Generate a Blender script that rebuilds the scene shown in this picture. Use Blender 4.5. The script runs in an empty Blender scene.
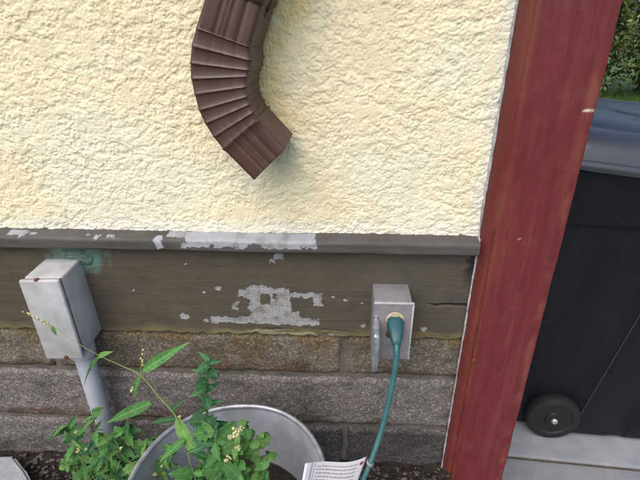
import bpy, bmesh, math, random
import numpy as np
from mathutils import Vector, Matrix

random.seed(7)
scene = bpy.context.scene
col = scene.collection
R = math.radians

# ------------------------------------------------------------------ camera, sky, sun, exposure
CAM = Vector((0.0, -0.767, 0.89))
PITCH, YAW, F = R(26.6), R(2.2), 480.0
cd = bpy.data.cameras.new('camera')
cam = bpy.data.objects.new('camera', cd)
col.objects.link(cam)
cam.location = CAM
cam.rotation_euler = (math.pi / 2 - PITCH, 0, YAW)
cd.sensor_width = 36.0
cd.lens = 36.0 * F / 640.0
cd.clip_start = 0.01
cd.clip_end = 500
scene.camera = cam

SUN_EL, SUN_AZ = R(54), R(-27)       # azimuth measured from -Y (out of the wall) towards -X
sun_dir = Vector((math.sin(SUN_AZ) * math.cos(SUN_EL), -math.cos(SUN_AZ) * math.cos(SUN_EL), math.sin(SUN_EL)))
world = bpy.data.worlds.new('World')
scene.world = world
world.use_nodes = True
wn = world.node_tree
sky = wn.nodes.new('ShaderNodeTexSky')
sky.sky_type = 'NISHITA'
sky.sun_disc = False
sky.sun_elevation = SUN_EL
sky.sun_rotation = math.atan2(sun_dir.x, sun_dir.y)
sky.air_density = 1.0
sky.dust_density = 3.5
sky.ozone_density = 0.8
bg = wn.nodes['Background']
bg.inputs['Strength'].default_value = 0.12
wn.links.new(sky.outputs[0], bg.inputs['Color'])
sl = bpy.data.lights.new('sun', 'SUN')
sl.energy = 1.1
sl.angle = R(60)
sl.color = (1.0, 0.95, 0.87)
so = bpy.data.objects.new('sun', sl)
col.objects.link(so)
so.rotation_euler = (-sun_dir).to_track_quat('-Z', 'Y').to_euler()
scene.view_settings.view_transform = 'Standard'
scene.view_settings.look = 'None'
scene.view_settings.gamma = 1.0
scene.view_settings.exposure = 0.9

# ------------------------------------------------------------------ helpers
CR = Matrix.Rotation(YAW, 3, 'Z') @ Matrix.Rotation(math.pi / 2 - PITCH, 3, 'X')


def ray(px, py):
    return CR @ Vector(((px - 320) / F, -(py - 240) / F, -1.0))


def pix(px, py, Y):
    """world point seen at photo pixel (px, py) lying on the vertical plane y = Y"""
    d = ray(px, py)
    return CAM + d * ((Y - CAM.y) / d.y)


def pixz(px, py, Z):
    d = ray(px, py)
    return CAM + d * ((Z - CAM.z) / d.z)


def _hash(ix, iy, seed):
    h = (ix.astype(np.int64) * 374761393 + iy.astype(np.int64) * 668265263 + seed * 974711) & 0x7fffffff
    h = ((h ^ (h >> 13)) * 1274126177) & 0x7fffffff
    return (h ^ (h >> 16)) & 0x7fffffff


def perlin(x, y, seed=0):
    x = np.asarray(x, float); y = np.asarray(y, float)
    ix = np.floor(x); iy = np.floor(y)
    fx = x - ix; fy = y - iy
    u = fx * fx * fx * (fx * (fx * 6 - 15) + 10); v = fy * fy * fy * (fy * (fy * 6 - 15) + 10)

    def g(dx, dy):
        a = _hash(ix + dx, iy + dy, seed) / 0x7fffffff * 2 * math.pi * 7
        return np.cos(a) * (fx - dx) + np.sin(a) * (fy - dy)
    a = g(0, 0) * (1 - u) + g(1, 0) * u
    b = g(0, 1) * (1 - u) + g(1, 1) * u
    return (a * (1 - v) + b * v) * 1.5


def fbm(x, y, seed=0, oct=4, gain=0.5):
    s = 0; a = 1; f = 1
    for i in range(oct):
        s = s + a * perlin(x * f, y * f, seed + i * 17); a *= gain; f *= 2.03
    return s


def sstep(a, b, x):
    t = np.clip((np.asarray(x, float) - a) / (b - a), 0, 1)
    return t * t * (3 - 2 * t)


def mix3(a, b, t):
    t = np.asarray(t)[..., None]
    return a * (1 - t) + np.asarray(b) * t


WM = {}


def setparent(o, p, world=None):
    w = world if world is not None else Matrix.Identity(4)
    WM[o.name] = w
    if p is not None:
        o.parent = p
        o.matrix_parent_inverse = WM[p.name].inverted()
    o.matrix_basis = w


def tag(o, label=None, cat=None, group=None, kind=None):
    if label: o['label'] = label
    if cat: o['category'] = cat
    if group: o['group'] = group
    if kind: o['kind'] = kind
    return o


def thing(name, loc, label, cat, group=None):
    o = bpy.data.objects.new(name, None)
    col.objects.link(o)
    o.empty_display_size = 0.05
    setparent(o, None, Matrix.Translation(Vector(loc)))
    return tag(o, label, cat, group)


def finish_mesh(me, smooth=True, angle=35):
    if smooth:
        bm = bmesh.new(); bm.from_mesh(me)
        ca = R(angle)
        for f in bm.faces: f.smooth = True
        for e in bm.edges:
            if len(e.link_faces) == 2 and e.calc_face_angle(0) > ca:
                e.smooth = False
        bm.to_mesh(me); bm.free()


def link(name, me, mat, parent=None, world=None):
    o = bpy.data.objects.new(name, me)
    col.objects.link(o)
    if mat is not None:
        me.materials.clear(); me.materials.append(mat)
    setparent(o, parent, world)
    return o


def meshobj(name, verts, faces, mat, parent=None, smooth=True, angle=35, world=None):
    me = bpy.data.meshes.new(name)
    me.from_pydata([tuple(v) for v in verts], [], faces)
    bm = bmesh.new(); bm.from_mesh(me)
    bmesh.ops.recalc_face_normals(bm, faces=bm.faces)
    bm.to_mesh(me); bm.free()
    finish_mesh(me, smooth, angle)
    return link(name, me, mat, parent, world)


def gridmesh(name, V, mat, parent=None, cols=None, flip=False, extra=None):
    """V: (n, m, 3) array -> smooth grid mesh with optional colour attribute 'Col'"""
    n, m = V.shape[:2]
    me = bpy.data.meshes.new(name)
    idx = np.arange(n * m).reshape(n, m)
    q = np.stack([idx[:-1, :-1], idx[:-1, 1:], idx[1:, 1:], idx[1:, :-1]], -1).reshape(-1, 4)
    if flip: q = q[:, ::-1]
    nf = len(q)
    me.vertices.add(n * m); me.vertices.foreach_set('co', V.reshape(-1).astype(np.float32))
    me.loops.add(nf * 4); me.loops.foreach_set('vertex_index', q.reshape(-1).astype(np.int32))
    me.polygons.add(nf)
    me.polygons.foreach_set('loop_start', (np.arange(nf) * 4).astype(np.int32))
    me.polygons.foreach_set('use_smooth', np.ones(nf, bool))
    me.update(calc_edges=True)
    if cols is not None: setcol(me, cols.reshape(-1, 3))
    return link(name, me, mat, parent)


def setcol(me, c):
    a = me.color_attributes.new('Col', 'FLOAT_COLOR', 'POINT')
    full = np.ones((len(c), 4), np.float32); full[:, :3] = np.clip(c, 0, 1)
    a.data.foreach_set('color', full.reshape(-1))


def bm_box(bm, lo, hi, bevel=0, seg=2):
    r = bmesh.ops.create_cube(bm, size=1)
    vs = r['verts']
    for v in vs:
        v.co = Vector([lo[i] + (v.co[i] + 0.5) * (hi[i] - lo[i]) for i in range(3)])
    if bevel:
        es = list({e for v in vs for e in v.link_edges})
        bmesh.ops.bevel(bm, geom=es, offset=bevel, segments=seg, profile=0.5, affect='EDGES')


def bmobj(name, bm, mat, parent=None, world=None, smooth=True, angle=35):
    me = bpy.data.meshes.new(name)
    bmesh.ops.recalc_face_normals(bm, faces=bm.faces)
    bm.to_mesh(me); bm.free()
    finish_mesh(me, smooth, angle)
    return link(name, me, mat, parent, world)


def box(name, lo, hi, mat, parent=None, bevel=0.002, seg=2, world=None):
    bm = bmesh.new(); bm_box(bm, lo, hi, bevel, seg)
    return bmobj(name, bm, mat, parent, world)


def tube(name, pts, radii, mat, parent=None, n=10, world=None, spline=True, cap=True):
    P = [Vector(p) for p in pts]
    if not hasattr(radii, '__len__'): radii = [radii] * len(P)
    if spline and len(P) > 2:
        Q = []; rr = []
        for i in range(len(P) - 1):
            p0 = P[max(i - 1, 0)]; p1 = P[i]; p2 = P[i + 1]; p3 = P[min(i + 2, len(P) - 1)]
            for k in range(6):
                t = k / 6
                Q.append(0.5 * ((2 * p1) + (p2 - p0) * t + (2 * p0 - 5 * p1 + 4 * p2 - p3) * t * t + (3 * p1 - p0 - 3 * p2 + p3) * t ** 3))
                rr.append(radii[i] * (1 - t) + radii[i + 1] * t)
        Q.append(P[-1]); rr.append(radii[-1])
        P, radii = Q, rr
    verts = []; faces = []
    prev = None
    for i, p in enumerate(P):
        d = (P[min(i + 1, len(P) - 1)] - P[max(i - 1, 0)]).normalized()
        if prev is None:
            a = d.orthogonal().normalized()
        else:
            a = (prev - d * prev.dot(d)).normalized()
        prev = a
        b = d.cross(a)
        for k in range(n):
            t = 2 * math.pi * k / n
            verts.append(p + (a * math.cos(t) + b * math.sin(t)) * radii[i])
    for i in range(len(P) - 1):
        for k in range(n):
            faces.append((i * n + k, i * n + (k + 1) % n, (i + 1) * n + (k + 1) % n, (i + 1) * n + k))
    if cap:
        faces.append(tuple(range(n))[::-1]); faces.append(tuple((len(P) - 1) * n + k for k in range(n)))
    return meshobj(name, verts, faces, mat, parent, angle=50, world=world)


def lathe(name, prof, mat, parent=None, n=48, world=None, jitter=None, angle=35, cap=True):
    """prof: list of (r, z) round the local z axis"""
    verts = []; faces = []
    for (r, z) in prof:
        for k in range(n):
            t = 2 * math.pi * k / n
            j = jitter(t, z) if jitter else 0
            verts.append(((r + j) * math.cos(t), (r + j) * math.sin(t), z))
    for i in range(len(prof) - 1):
        for k in range(n):
            faces.append((i * n + k, i * n + (k + 1) % n, (i + 1) * n + (k + 1) % n, (i + 1) * n + k))
    if cap:
        faces.append(tuple(range(n))[::-1]); faces.append(tuple((len(prof) - 1) * n + k for k in range(n)))
    return meshobj(name, verts, faces, mat, parent, angle=angle, world=world)


# ------------------------------------------------------------------ materials
class NT:
    def __init__(self, name):
        self.m = bpy.data.materials.new(name); self.m.use_nodes = True
        self.t = self.m.node_tree; self.b = self.t.nodes['Principled BSDF']

    def n(self, typ, **kw):
        x = self.t.nodes.new('ShaderNode' + typ)
        for k, v in kw.items():
            if k in x.inputs: x.inputs[k].default_value = v
            else: setattr(x, k, v)
        return x

    def l(self, a, b): self.t.links.new(a, b)

    def coord(self, scale=(1, 1, 1)):
        tc = self.n('TexCoord'); mp = self.n('Mapping'); mp.inputs['Scale'].default_value = scale
        self.l(tc.outputs['Object'], mp.inputs['Vector']); return mp.outputs[0]

    def noise(self, vec, scale, detail=4, rough=0.6):
        x = self.n('TexNoise'); x.inputs['Scale'].default_value = scale
        x.inputs['Detail'].default_value = detail; x.inputs['Roughness'].default_value = rough
        self.l(vec, x.inputs['Vector']); return x.outputs[0]

    def ramp(self, fac, stops):
        x = self.n('ValToRGB'); el = x.color_ramp.elements
        while len(el) < len(stops): el.new(0.5)
        for e, (p, c) in zip(el, stops):
            e.position = p; e.color = (c, c, c, 1) if not hasattr(c, '__len__') else (*c, 1)
        self.l(fac, x.inputs[0]); return x.outputs[0]

    def mix(self, a, b, fac, mode='MIX'):
        x = self.n('Mix', data_type='RGBA', blend_type=mode)
        for s, i in ((fac, 0), (a, 6), (b, 7)):
            if hasattr(s, 'default_value') or hasattr(s, 'links'): self.l(s, x.inputs[i])
            else: x.inputs[i].default_value = s if i == 0 else (*s, 1)
        return x.outputs[2]

    def bump(self, h, strength=0.3, dist=0.001, prev=None):
        x = self.n('Bump'); x.inputs['Strength'].default_value = strength; x.inputs['Distance'].default_value = dist
        self.l(h, x.inputs['Height'])
        if prev is not None: self.l(prev, x.inputs['Normal'])
        self.l(x.outputs[0], self.b.inputs['Normal']); return x.outputs[0]

    def base(self, c):
        if hasattr(c, 'links'): self.l(c, self.b.inputs['Base Color'])
        else: self.b.inputs['Base Color'].default_value = (*c, 1)

    def rough(self, r):
        if hasattr(r, 'links'): self.l(r, self.b.inputs['Roughness'])
        else: self.b.inputs['Roughness'].default_value = r


def vc_mat(name, rough=0.8, bumps=((400, 0.3, 0.0008),), speck=None, spec=0.3, grain=None):
    t = NT(name)
    a = t.n('Attribute'); a.attribute_name = 'Col'
    c = a.outputs['Color']
    v = t.coord()
    if speck:
        vo = t.n('TexVoronoi'); vo.inputs['Scale'].default_value = speck[0]; t.l(v, vo.inputs['Vector'])
        sp = t.n('SeparateColor'); t.l(vo.outputs['Color'], sp.inputs[0])
        k = t.ramp(sp.outputs[0], [(0.0, speck[1]), (0.5, 0.9), (0.85, 1.1), (1.0, speck[2])])
        c = t.mix(c, k, 1.0, 'MULTIPLY')
        n2 = t.ramp(t.noise(v, 700, 3, 0.7), [(0.3, 0.6), (0.7, 1.35)])
        c = t.mix(c, n2, 0.8, 'MULTIPLY')
    else:
        n2 = t.ramp(t.noise(v, 60, 5, 0.65), [(0.25, 0.84), (0.75, 1.1)])
        c = t.mix(c, n2, 0.8, 'MULTIPLY')
    p = None
    if grain:
        gv = t.coord(grain)
        gn = t.noise(gv, 420, 5, 0.7)
        c = t.mix(c, t.ramp(gn, [(0.3, 0.78), (0.7, 1.2)]), 0.75, 'MULTIPLY')
        p = t.bump(gn, 0.35, 0.0009, p)
    t.base(c)
    t.rough(rough)
    t.b.inputs['Specular IOR Level'].default_value = spec
    for s, st, d in bumps:
        p = t.bump(t.noise(v, s, 4, 0.65), st, d, p)
    if speck:
        p = t.bump(vo.outputs['Distance'], 0.5, 0.0012, p)
    return t.m


def simple_mat(name, c, c2=None, scale=30, rough=0.5, metal=0, bump=(200, 0.15, 0.0005), stretch=(1, 1, 1), spec=0.5, lo=0.35, hi=0.65, r2=None):
    t = NT(name); v = t.coord(stretch)
    n = t.noise(v, scale, 6, 0.65)
    if c2 is None: t.base(c)
    else: t.base(t.mix(c, c2, t.ramp(n, [(lo, 0), (hi, 1)])))
    if r2 is not None: t.rough(t.ramp(n, [(lo, rough), (hi, r2)]))
    else: t.rough(rough)
    t.b.inputs['Metallic'].default_value = metal
    t.b.inputs['Specular IOR Level'].default_value = spec
    if bump: t.bump(t.noise(v, bump[0], 4, 0.6), bump[1], bump[2])
    return t.m


def leaf_mat(name, c, c2, scale=25, trans=0.25, veins=False):
    t = NT(name)
    v = t.coord(); oi = t.n('ObjectInfo')
    n = t.noise(v, scale, 3, 0.6)
    cc = t.mix(c, c2, t.ramp(n, [(0.35, 0), (0.7, 1)]))
    # pale midrib and faint side veins, in the leaf's own coordinates
    sx = t.n('SeparateXYZ'); t.l(v, sx.inputs[0])
    def mm(op, a, b=None):
        x = t.n('Math', operation=op)
        for i, q in enumerate((a, b)):
            if q is None: continue
            if hasattr(q, 'links'): t.l(q, x.inputs[i])
            else: x.inputs[i].default_value = q
        return x.outputs[0]
    if veins:
        ay = mm('ABSOLUTE', sx.outputs[1])
        rib = mm('LESS_THAN', ay, 0.010)
        vein = mm('GREATER_THAN', mm('SINE', mm('MULTIPLY', mm('SUBTRACT', sx.outputs[0], mm('MULTIPLY', ay, 1.1)), 55.0)), 0.86)
        cc = t.mix(cc, (0.16, 0.30, 0.10), mm('MAXIMUM', mm('MULTIPLY', rib, 0.7), mm('MULTIPLY', vein, 0.28)))
    hs = t.n('HueSaturation')
    mr = t.n('MapRange'); mr.inputs[3].default_value = 0.7; mr.inputs[4].default_value = 1.35
    t.l(oi.outputs['Random'], mr.inputs[0]); t.l(mr.outputs[0], hs.inputs['Value'])
    t.l(cc, hs.inputs['Color'])
    t.base(hs.outputs[0]); t.rough(0.6)
    t.b.inputs['Specular IOR Level'].default_value = 0.25
    tr = t.n('BsdfTranslucent'); t.l(hs.outputs[0], tr.inputs['Color'])
    ms = t.n('MixShader'); ms.inputs[0].default_value = trans
    out = t.t.nodes['Material Output']
    t.l(t.b.outputs[0], ms.inputs[1]); t.l(tr.outputs[0], ms.inputs[2]); t.l(ms.outputs[0], out.inputs['Surface'])
    return t.m


M = {}
M['stucco'] = vc_mat('painted_stucco', 0.75, ((1100, 0.6, 0.0012), (420, 0.4, 0.0015)))
M['wood_paint'] = vc_mat('weathered_paint', 0.6, ((900, 0.25, 0.0005), (120, 0.25, 0.001)), grain=(0.06, 1, 1))
M['block'] = vc_mat('pebbled_concrete', 0.9, ((1200, 0.5, 0.001), (180, 0.4, 0.003)), speck=(330, 0.5, 1.8), spec=0.2)
M['mortar'] = simple_mat('mortar', (0.085, 0.075, 0.062), (0.165, 0.148, 0.128), 25, 0.95, bump=(500, 0.6, 0.002), spec=0.2)
M['red'] = vc_mat('red_paint', 0.5, ((700, 0.2, 0.0005), (60, 0.2, 0.002)), spec=0.35, grain=(1, 1, 0.05))
M['caulk'] = simple_mat('caulk', (0.46, 0.48, 0.52), (0.22, 0.22, 0.24), 40, 0.7, bump=(300, 0.5, 0.002))
M['brown_metal'] = simple_mat('brown_coated_metal', (0.055, 0.027, 0.022), (0.075, 0.038, 0.031), 18, 0.42, bump=(90, 0.06, 0.001), r2=0.5)
M['dark_slot'] = simple_mat('dark_metal', (0.03, 0.012, 0.010), None, 20, 0.5)
M['grey_plastic'] = simple_mat('grey_plastic', (0.33, 0.325, 0.335), (0.50, 0.50, 0.535), 14, 0.55, bump=(350, 0.15, 0.0006))
M['conduit'] = simple_mat('conduit_plastic', (0.33, 0.35, 0.42), (0.42, 0.44, 0.50), 25, 0.55, bump=(250, 0.15, 0.0006))
M['rust'] = simple_mat('rust', (0.07, 0.025, 0.012), (0.16, 0.06, 0.03), 200, 0.85, bump=(900, 0.6, 0.001))
M['sealant'] = simple_mat('verdigris_sealant', (0.06, 0.10, 0.075), (0.11, 0.18, 0.15), 90, 0.8, bump=(300, 0.6, 0.002))
M['box_metal'] = simple_mat('grey_cast_metal', (0.20, 0.19, 0.205), (0.27, 0.255, 0.27), 60, 0.55, metal=0.15, bump=(700, 0.25, 0.0006))
M['bright_metal'] = simple_mat('bright_worn_metal', (0.25, 0.27, 0.32), (0.55, 0.57, 0.63), 60, 0.3, metal=0.6, bump=(250, 0.3, 0.001))
M['edge'] = simple_mat('lit_edge_paint', (0.55, 0.55, 0.60), (0.40, 0.40, 0.44), 90, 0.4, metal=0.15, bump=None)
M['cream'] = simple_mat('cream_plastic', (0.55, 0.48, 0.32), (0.45, 0.38, 0.24), 90, 0.5, bump=None)
M['black'] = simple_mat('black_slot', (0.01, 0.01, 0.01), None, 20, 0.7, bump=None)
M['teal'] = simple_mat('teal_rubber', (0.008, 0.060, 0.075), (0.014, 0.085, 0.10), 60, 0.45, bump=(400, 0.2, 0.0006))
M['cable'] = simple_mat('teal_cable', (0.022, 0.095, 0.105), (0.04, 0.13, 0.14), 40, 0.45, bump=(400, 0.2, 0.0005))
M['tub'] = simple_mat('galvanised_metal', (0.36, 0.38, 0.42), (0.54, 0.56, 0.61), 14, 0.45, metal=0.4, bump=(120, 0.15, 0.001), r2=0.62)
M['tub_rim'] = simple_mat('galvanised_rim', (0.50, 0.52, 0.57), (0.30, 0.30, 0.33), 40, 0.4, metal=0.6, bump=(300, 0.2, 0.0006))
M['soil'] = simple_mat('dark_soil', (0.018, 0.014, 0.011), (0.055, 0.042, 0.032), 70, 0.95, bump=(220, 1.0, 0.01), spec=0.2)
M['pebble'] = simple_mat('pebble', (0.022, 0.019, 0.017), (0.11, 0.10, 0.10), 14, 0.8, bump=(200, 0.4, 0.002))
M['stone'] = simple_mat('grey_stone', (0.24, 0.25, 0.27), (0.36, 0.37, 0.39), 20, 0.85, bump=(150, 0.6, 0.003))
M['concrete'] = simple_mat('pale_concrete', (0.185, 0.20, 0.225), (0.275, 0.285, 0.31), 14, 0.9, bump=(350, 0.5, 0.0015), spec=0.25, lo=0.3, hi=0.72)
M['joint_dirt'] = simple_mat('joint_dirt', (0.05, 0.04, 0.032), (0.12, 0.10, 0.08), 60, 0.95, bump=(200, 0.8, 0.004))
M['bin'] = simple_mat('black_bin_plastic', (0.007, 0.007, 0.0105), (0.014, 0.014, 0.018), 12, 0.38, bump=(900, 0.2, 0.0005), spec=0.24, stretch=(1, 1, 0.22), lo=0.4, hi=0.85, r2=0.65)
M['lid'] = simple_mat('grey_lid_plastic', (0.018, 0.021, 0.029), (0.030, 0.034, 0.044), 8, 0.36, bump=(700, 0.12, 0.0005), spec=0.9)
M['tyre'] = simple_mat('black_tyre', (0.006, 0.006, 0.007), (0.012, 0.012, 0.013), 60, 0.7, bump=(400, 0.2, 0.0006))
M['hubmat'] = simple_mat('hub', (0.009, 0.009, 0.011), None, 60, 0.45, bump=None)
M['axle_dull'] = simple_mat('worn_seam', (0.05, 0.045, 0.05), None, 60, 0.6, bump=None)
M['axle'] = simple_mat('axle_end', (0.5, 0.5, 0.52), None, 60, 0.3, metal=0.6, bump=None)
M['leaf_a'] = leaf_mat('green_leaf', (0.038, 0.135, 0.034), (0.075, 0.200, 0.052), scale=5, veins=True)
M['leaf_b'] = leaf_mat('dark_green_leaf', (0.017, 0.080, 0.034), (0.034, 0.125, 0.048), scale=5, veins=True)
M['leaf_c'] = leaf_mat('yellow_green_leaf', (0.075, 0.175, 0.042), (0.125, 0.245, 0.066), scale=5, veins=True)
M['leaf_bg'] = leaf_mat('hedge_leaf', (0.030, 0.075, 0.022), (0.30, 0.31, 0.11), 6)  # pale yellow second tone paints sunlight into the leaf colour
M['stem'] = simple_mat('stem', (0.16, 0.17, 0.05), (0.12, 0.20, 0.05), 60, 0.6, bump=None)
M['stem_dark'] = simple_mat('stem_dark', (0.05, 0.11, 0.035), None, 60, 0.6, bump=None)
M['flower'] = simple_mat('cream_flower', (0.50, 0.46, 0.25), (0.38, 0.40, 0.17), 200, 0.7, bump=None)
M['bark'] = simple_mat('bark', (0.05, 0.035, 0.025), (0.09, 0.07, 0.05), 12, 0.9, bump=(40, 0.8, 0.01))
M['grass_ground'] = simple_mat('lawn_soil', (0.05, 0.10, 0.025), (0.09, 0.15, 0.035), 6, 0.95, bump=(60, 0.8, 0.02))

# ------------------------------------------------------------------ levels
Z_SOIL, Z_CONC = -0.065, -0.21
Z_TRIM1, Z_TRIM0 = 0.5225, 0.495
Z_SKIRT0 = 0.303
Z_J1, Z_J2 = 0.197, 0.055
Y_SKIRT, Y_BLOCK, Y_TRIM = -0.012, -0.009, -0.036
XL = -2.4
XB0 = pix(479, 240, -0.012).x          # left edge of the corner board
XB1 = pix(500, 240, -0.040).x          # end of its bevel
XB2 = pix(563, 240, -0.040).x          # right edge
XS0, XS1 = -0.72, XB0 + 0.004          # finely modelled stretch of wall

# ------------------------------------------------------------------ the house
house = thing('house', (XB2 - 0.04, 0.0, Z_CONC), 'cream stucco house wall with dark skirt board, block foundation and red corner board', 'house')


def stucco_h(x, z):
    wx = x + 0.003 * fbm(x * 60, z * 60, 5, 2); wz = z + 0.003 * fbm(x * 60 + 9, z * 60, 8, 2)
    s = (wx + 0.40 * wz); t = (wz - 0.25 * wx)
    a = fbm(s * 60, t * 78, 11, 4, 0.78) * 0.85 + 0.35 * fbm(x * 22, z * 26, 13, 2)
    c = fbm(x * 300, z * 300, 41, 2, 0.6)
    flat = sstep(0.15, 0.6, fbm(x * 10, z * 15, 51, 2))
    lim = 0.30 - 0.40 * flat
    a = np.where(a > lim, lim + (a - lim) * (0.42 - 0.27 * flat), a)
    a = np.where(a < -0.7, -0.7 + (a + 0.7) * 0.5, a)
    h = (0.0019 + 0.0006 * fbm(x * 7 + 3, z * 7, 57, 2)) * a + 0.00045 * c
    return h + 0.0022 * fbm(x * 5, z * 5, 61, 2)


nx, nz = 840, 400
xs = np.linspace(XS0, XS1, nx); zs = np.linspace(Z_TRIM1 - 0.004, 1.04, nz)
X, Z = np.meshgrid(xs, zs)
H = stucco_h(X, Z)
lowroll = np.exp(-((Z - Z_TRIM1) / 0.006) ** 2)
Y = -(H + 0.004) * (1 - 0.75 * lowroll * 0)
Y = Y - 0.004
Z = Z + (0.0035 + 0.0018 * fbm(X * 45, X * 0 + 3, 65, 3)) * sstep(0.02, 0.0, Z - zs[0])
V = np.stack([X, Y, Z], -1)
base = np.ones(X.shape + (3,)) * np.array([0.825, 0.735, 0.515])
big = fbm(X * 4, Z * 4, 71, 3)
C = mix3(base, [0.82, 0.77, 0.62], 0.8 * sstep(-0.3, 0.9, big))
C = mix3(C, [0.80, 0.69, 0.45], 0.45 * sstep(0.15, 0.75, fbm(X * 11 + 4, Z * 7, 75, 3)))
C = mix3(C, [0.78, 0.76, 0.68], 0.7 * sstep(0.04, 0.0, Z - Z_TRIM1 + 0.012 * fbm(X * 20, Z * 20, 77, 2)))
C = mix3(C, [0.72, 0.71, 0.68], 0.75 * sstep(0.035, 0.0, XS1 - X + 0.01 * fbm(X * 20, Z * 20, 79, 2)))
# warm ochre shade beside the downspout, painted into the wall colour
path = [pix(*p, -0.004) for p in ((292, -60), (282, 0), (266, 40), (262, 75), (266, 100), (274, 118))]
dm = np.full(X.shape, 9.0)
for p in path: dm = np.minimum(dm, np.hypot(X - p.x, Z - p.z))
och_shade = sstep(0.055, 0.012, dm + 0.018 * fbm(X * 22, Z * 22, 81, 3))
C = mix3(C, [0.80, 0.63, 0.25], 0.6 * och_shade)
# faint runs of dirt down the right-hand part
run = sstep(0.2, 0.7, fbm(X * 30, Z * 1.5, 83, 3)) * sstep(-0.02, 0.2, X)
C = mix3(C, [0.62, 0.57, 0.42], 0.35 * run)
lip = V[0:1].copy(); lip[..., 1] = 0.004                       # underside of the render coat, just clear of the drip cap
V = np.concatenate([lip, V], 0); C = np.concatenate([C[0:1], C], 0)
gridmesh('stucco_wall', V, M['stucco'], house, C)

# the rest of the house, beyond the picture
def coarse_wall(name, P0, P1, z0, z1, nrm, nu, nv, y0=0):
    u = np.linspace(0, 1, nu); w = np.linspace(z0, z1, nv)
    U, W = np.meshgrid(u, w)
    L = (Vector(P1) - Vector(P0)).length
    hh = stucco_h(U * L + 3.3, W) + 0.0075
    Vx = np.stack([P0[0] + (P1[0] - P0[0]) * U + nrm[0] * hh, P0[1] + (P1[1] - P0[1]) * U + nrm[1] * hh, W], -1)
    cc = np.ones(U.shape + (3,)) * np.array([0.79, 0.71, 0.50])
    return gridmesh(name, Vx, M['stucco'], house, cc)


coarse_wall('upper_wall', (XL, 0, 0), (XB0 + 0.05, 0, 0), 1.0402, 2.7, (0, -1), 300, 180)
coarse_wall('wall_panel', (XL, 0, 0), (XS0 - 0.0002, 0, 0), Z_TRIM1 - 0.004, 1.04, (0, -1), 220, 70)
XSIDE = XB2 - 0.02
coarse_wall('side_wall', (XSIDE, 0.0, 0), (XSIDE, 4.0, 0), -0.2, 2.7, (1, 0), 300, 220)
box('back_wall', (XL, 3.98, Z_CONC), (XSIDE - 0.002, 4.0, 2.7), M['mortar'], house)
box('eave', (XL, -0.28, 2.702), (XSIDE + 0.28, 4.2, 2.80), M['wood_paint'], house, 0.004)

# --- painted wood: colour maps made from the chips and peeled patches seen on it
def to_xz(rect, Yp):
    a = pix(rect[0], rect[1], Yp); b = pix(rect[2], rect[3], Yp)
    return (min(a.x, b.x), max(a.x, b.x), min(a.z, b.z), max(a.z, b.z))


def rects_mask(X, Z, rects, Yp, jit=0.003, seed=90):
    jx = jit * 1.3 * fbm(X * 75, Z * 75, seed, 4, 0.6); jz = jit * 1.1 * fbm(X * 75 + 7, Z * 75 + 3, seed + 1, 4, 0.6)
    m = np.zeros(X.shape)
    for r in rects:
        x0, x1, z0, z1 = to_xz(r, Yp)
        d = np.minimum(np.minimum(X + jx - x0, x1 - X - jx), np.minimum(Z + jz - z0, z1 - Z - jz))
        m = np.maximum(m, sstep(-0.0004, 0.0006, d))
    return m


nx, nz = 1250, 230
xs = np.linspace(XS0, XB0 + 0.0005, nx); zs = np.linspace(Z_SKIRT0, Z_TRIM0 + 0.004, nz)
X, Z = np.meshgrid(xs, zs)
peel = rects_mask(X, Z, [(247, 287, 291, 318), (290, 292.5, 322, 298), (313, 296, 322, 306), (209, 316, 319, 325), (238, 289, 248, 297),
                         (232, 302, 239, 311), (250, 285, 268, 290), (180, 313, 188, 319), (291, 307, 300, 318), (269, 259, 275, 263), (274, 253, 283, 259)], Y_SKIRT, 0.0035)
holes = rects_mask(X, Z, [(261, 293, 270, 304), (272, 293, 276, 298), (292, 299, 313, 312), (222, 309, 240, 315)], Y_SKIRT, 0.003, 95)
peel = peel * (1 - holes)
chips = [(185, 264, 2), (218, 288, 4), (204, 292, 2.4), (133, 290, 2), (186, 316, 3), (345, 300, 2.5), (333, 297, 2.2),
         (363, 326, 3), (374, 303, 2.2), (362, 303, 2), (424, 329, 4), (206, 320, 3.5)]
for (cx, cy, r) in chips:
    p = pix(cx, cy, Y_SKIRT); rr = r * 0.0013
    d = np.hypot((X - p.x) * 0.7, Z - p.z) + 0.0016 * fbm(X * 240, Z * 240, 97, 2)
    peel = np.maximum(peel, sstep(rr, rr * 0.75, d))
crk = np.minimum(np.abs(((X + 0.0022 * fbm(X * 120, Z * 120, 3, 2)) / 0.0055) % 1 - 0.5), np.abs(((Z + 0.0018 * fbm(X * 120, Z * 120, 4, 2)) / 0.0042) % 1 - 0.5))
crk = sstep(0.10, 0.02, crk)
base = np.ones(X.shape + (3,)) * np.array([0.0714, 0.0585, 0.0500])
C = mix3(base, [0.0532, 0.0479, 0.0410], 0.7 * sstep(0.0, 0.8, fbm(X * 9, Z * 17, 101, 4)))
C = mix3(C, [0.0821, 0.0661, 0.0476], 0.7 * sstep(0.0, 0.7, fbm(X * 9 + 3, Z * 9, 103, 3)))
C = mix3(C, [0.0646, 0.0608, 0.0615], 0.35 * sstep(0.03, 0.13, X - pix(300, 300, Y_SKIRT).x) * sstep(0.1, -0.1, fbm(X * 10, Z * 12, 105, 2) - 0.3))
low = Z - Z_SKIRT0
C = mix3(C, [0.14, 0.115, 0.055], 0.75 * sstep(0.022, 0.0, low + 0.010 * fbm(X * 18, Z * 40, 107, 3)))
C = mix3(C, [0.20, 0.19, 0.12], 0.8 * sstep(0.012, 0.0, low + 0.010 * fbm(X * 14 + 5, Z * 60, 108, 3)) * sstep(-0.32, -0.1, X) * sstep(0.06, -0.03, X))
C = C * np.array([1.20, 1.20, 1.08])
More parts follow.
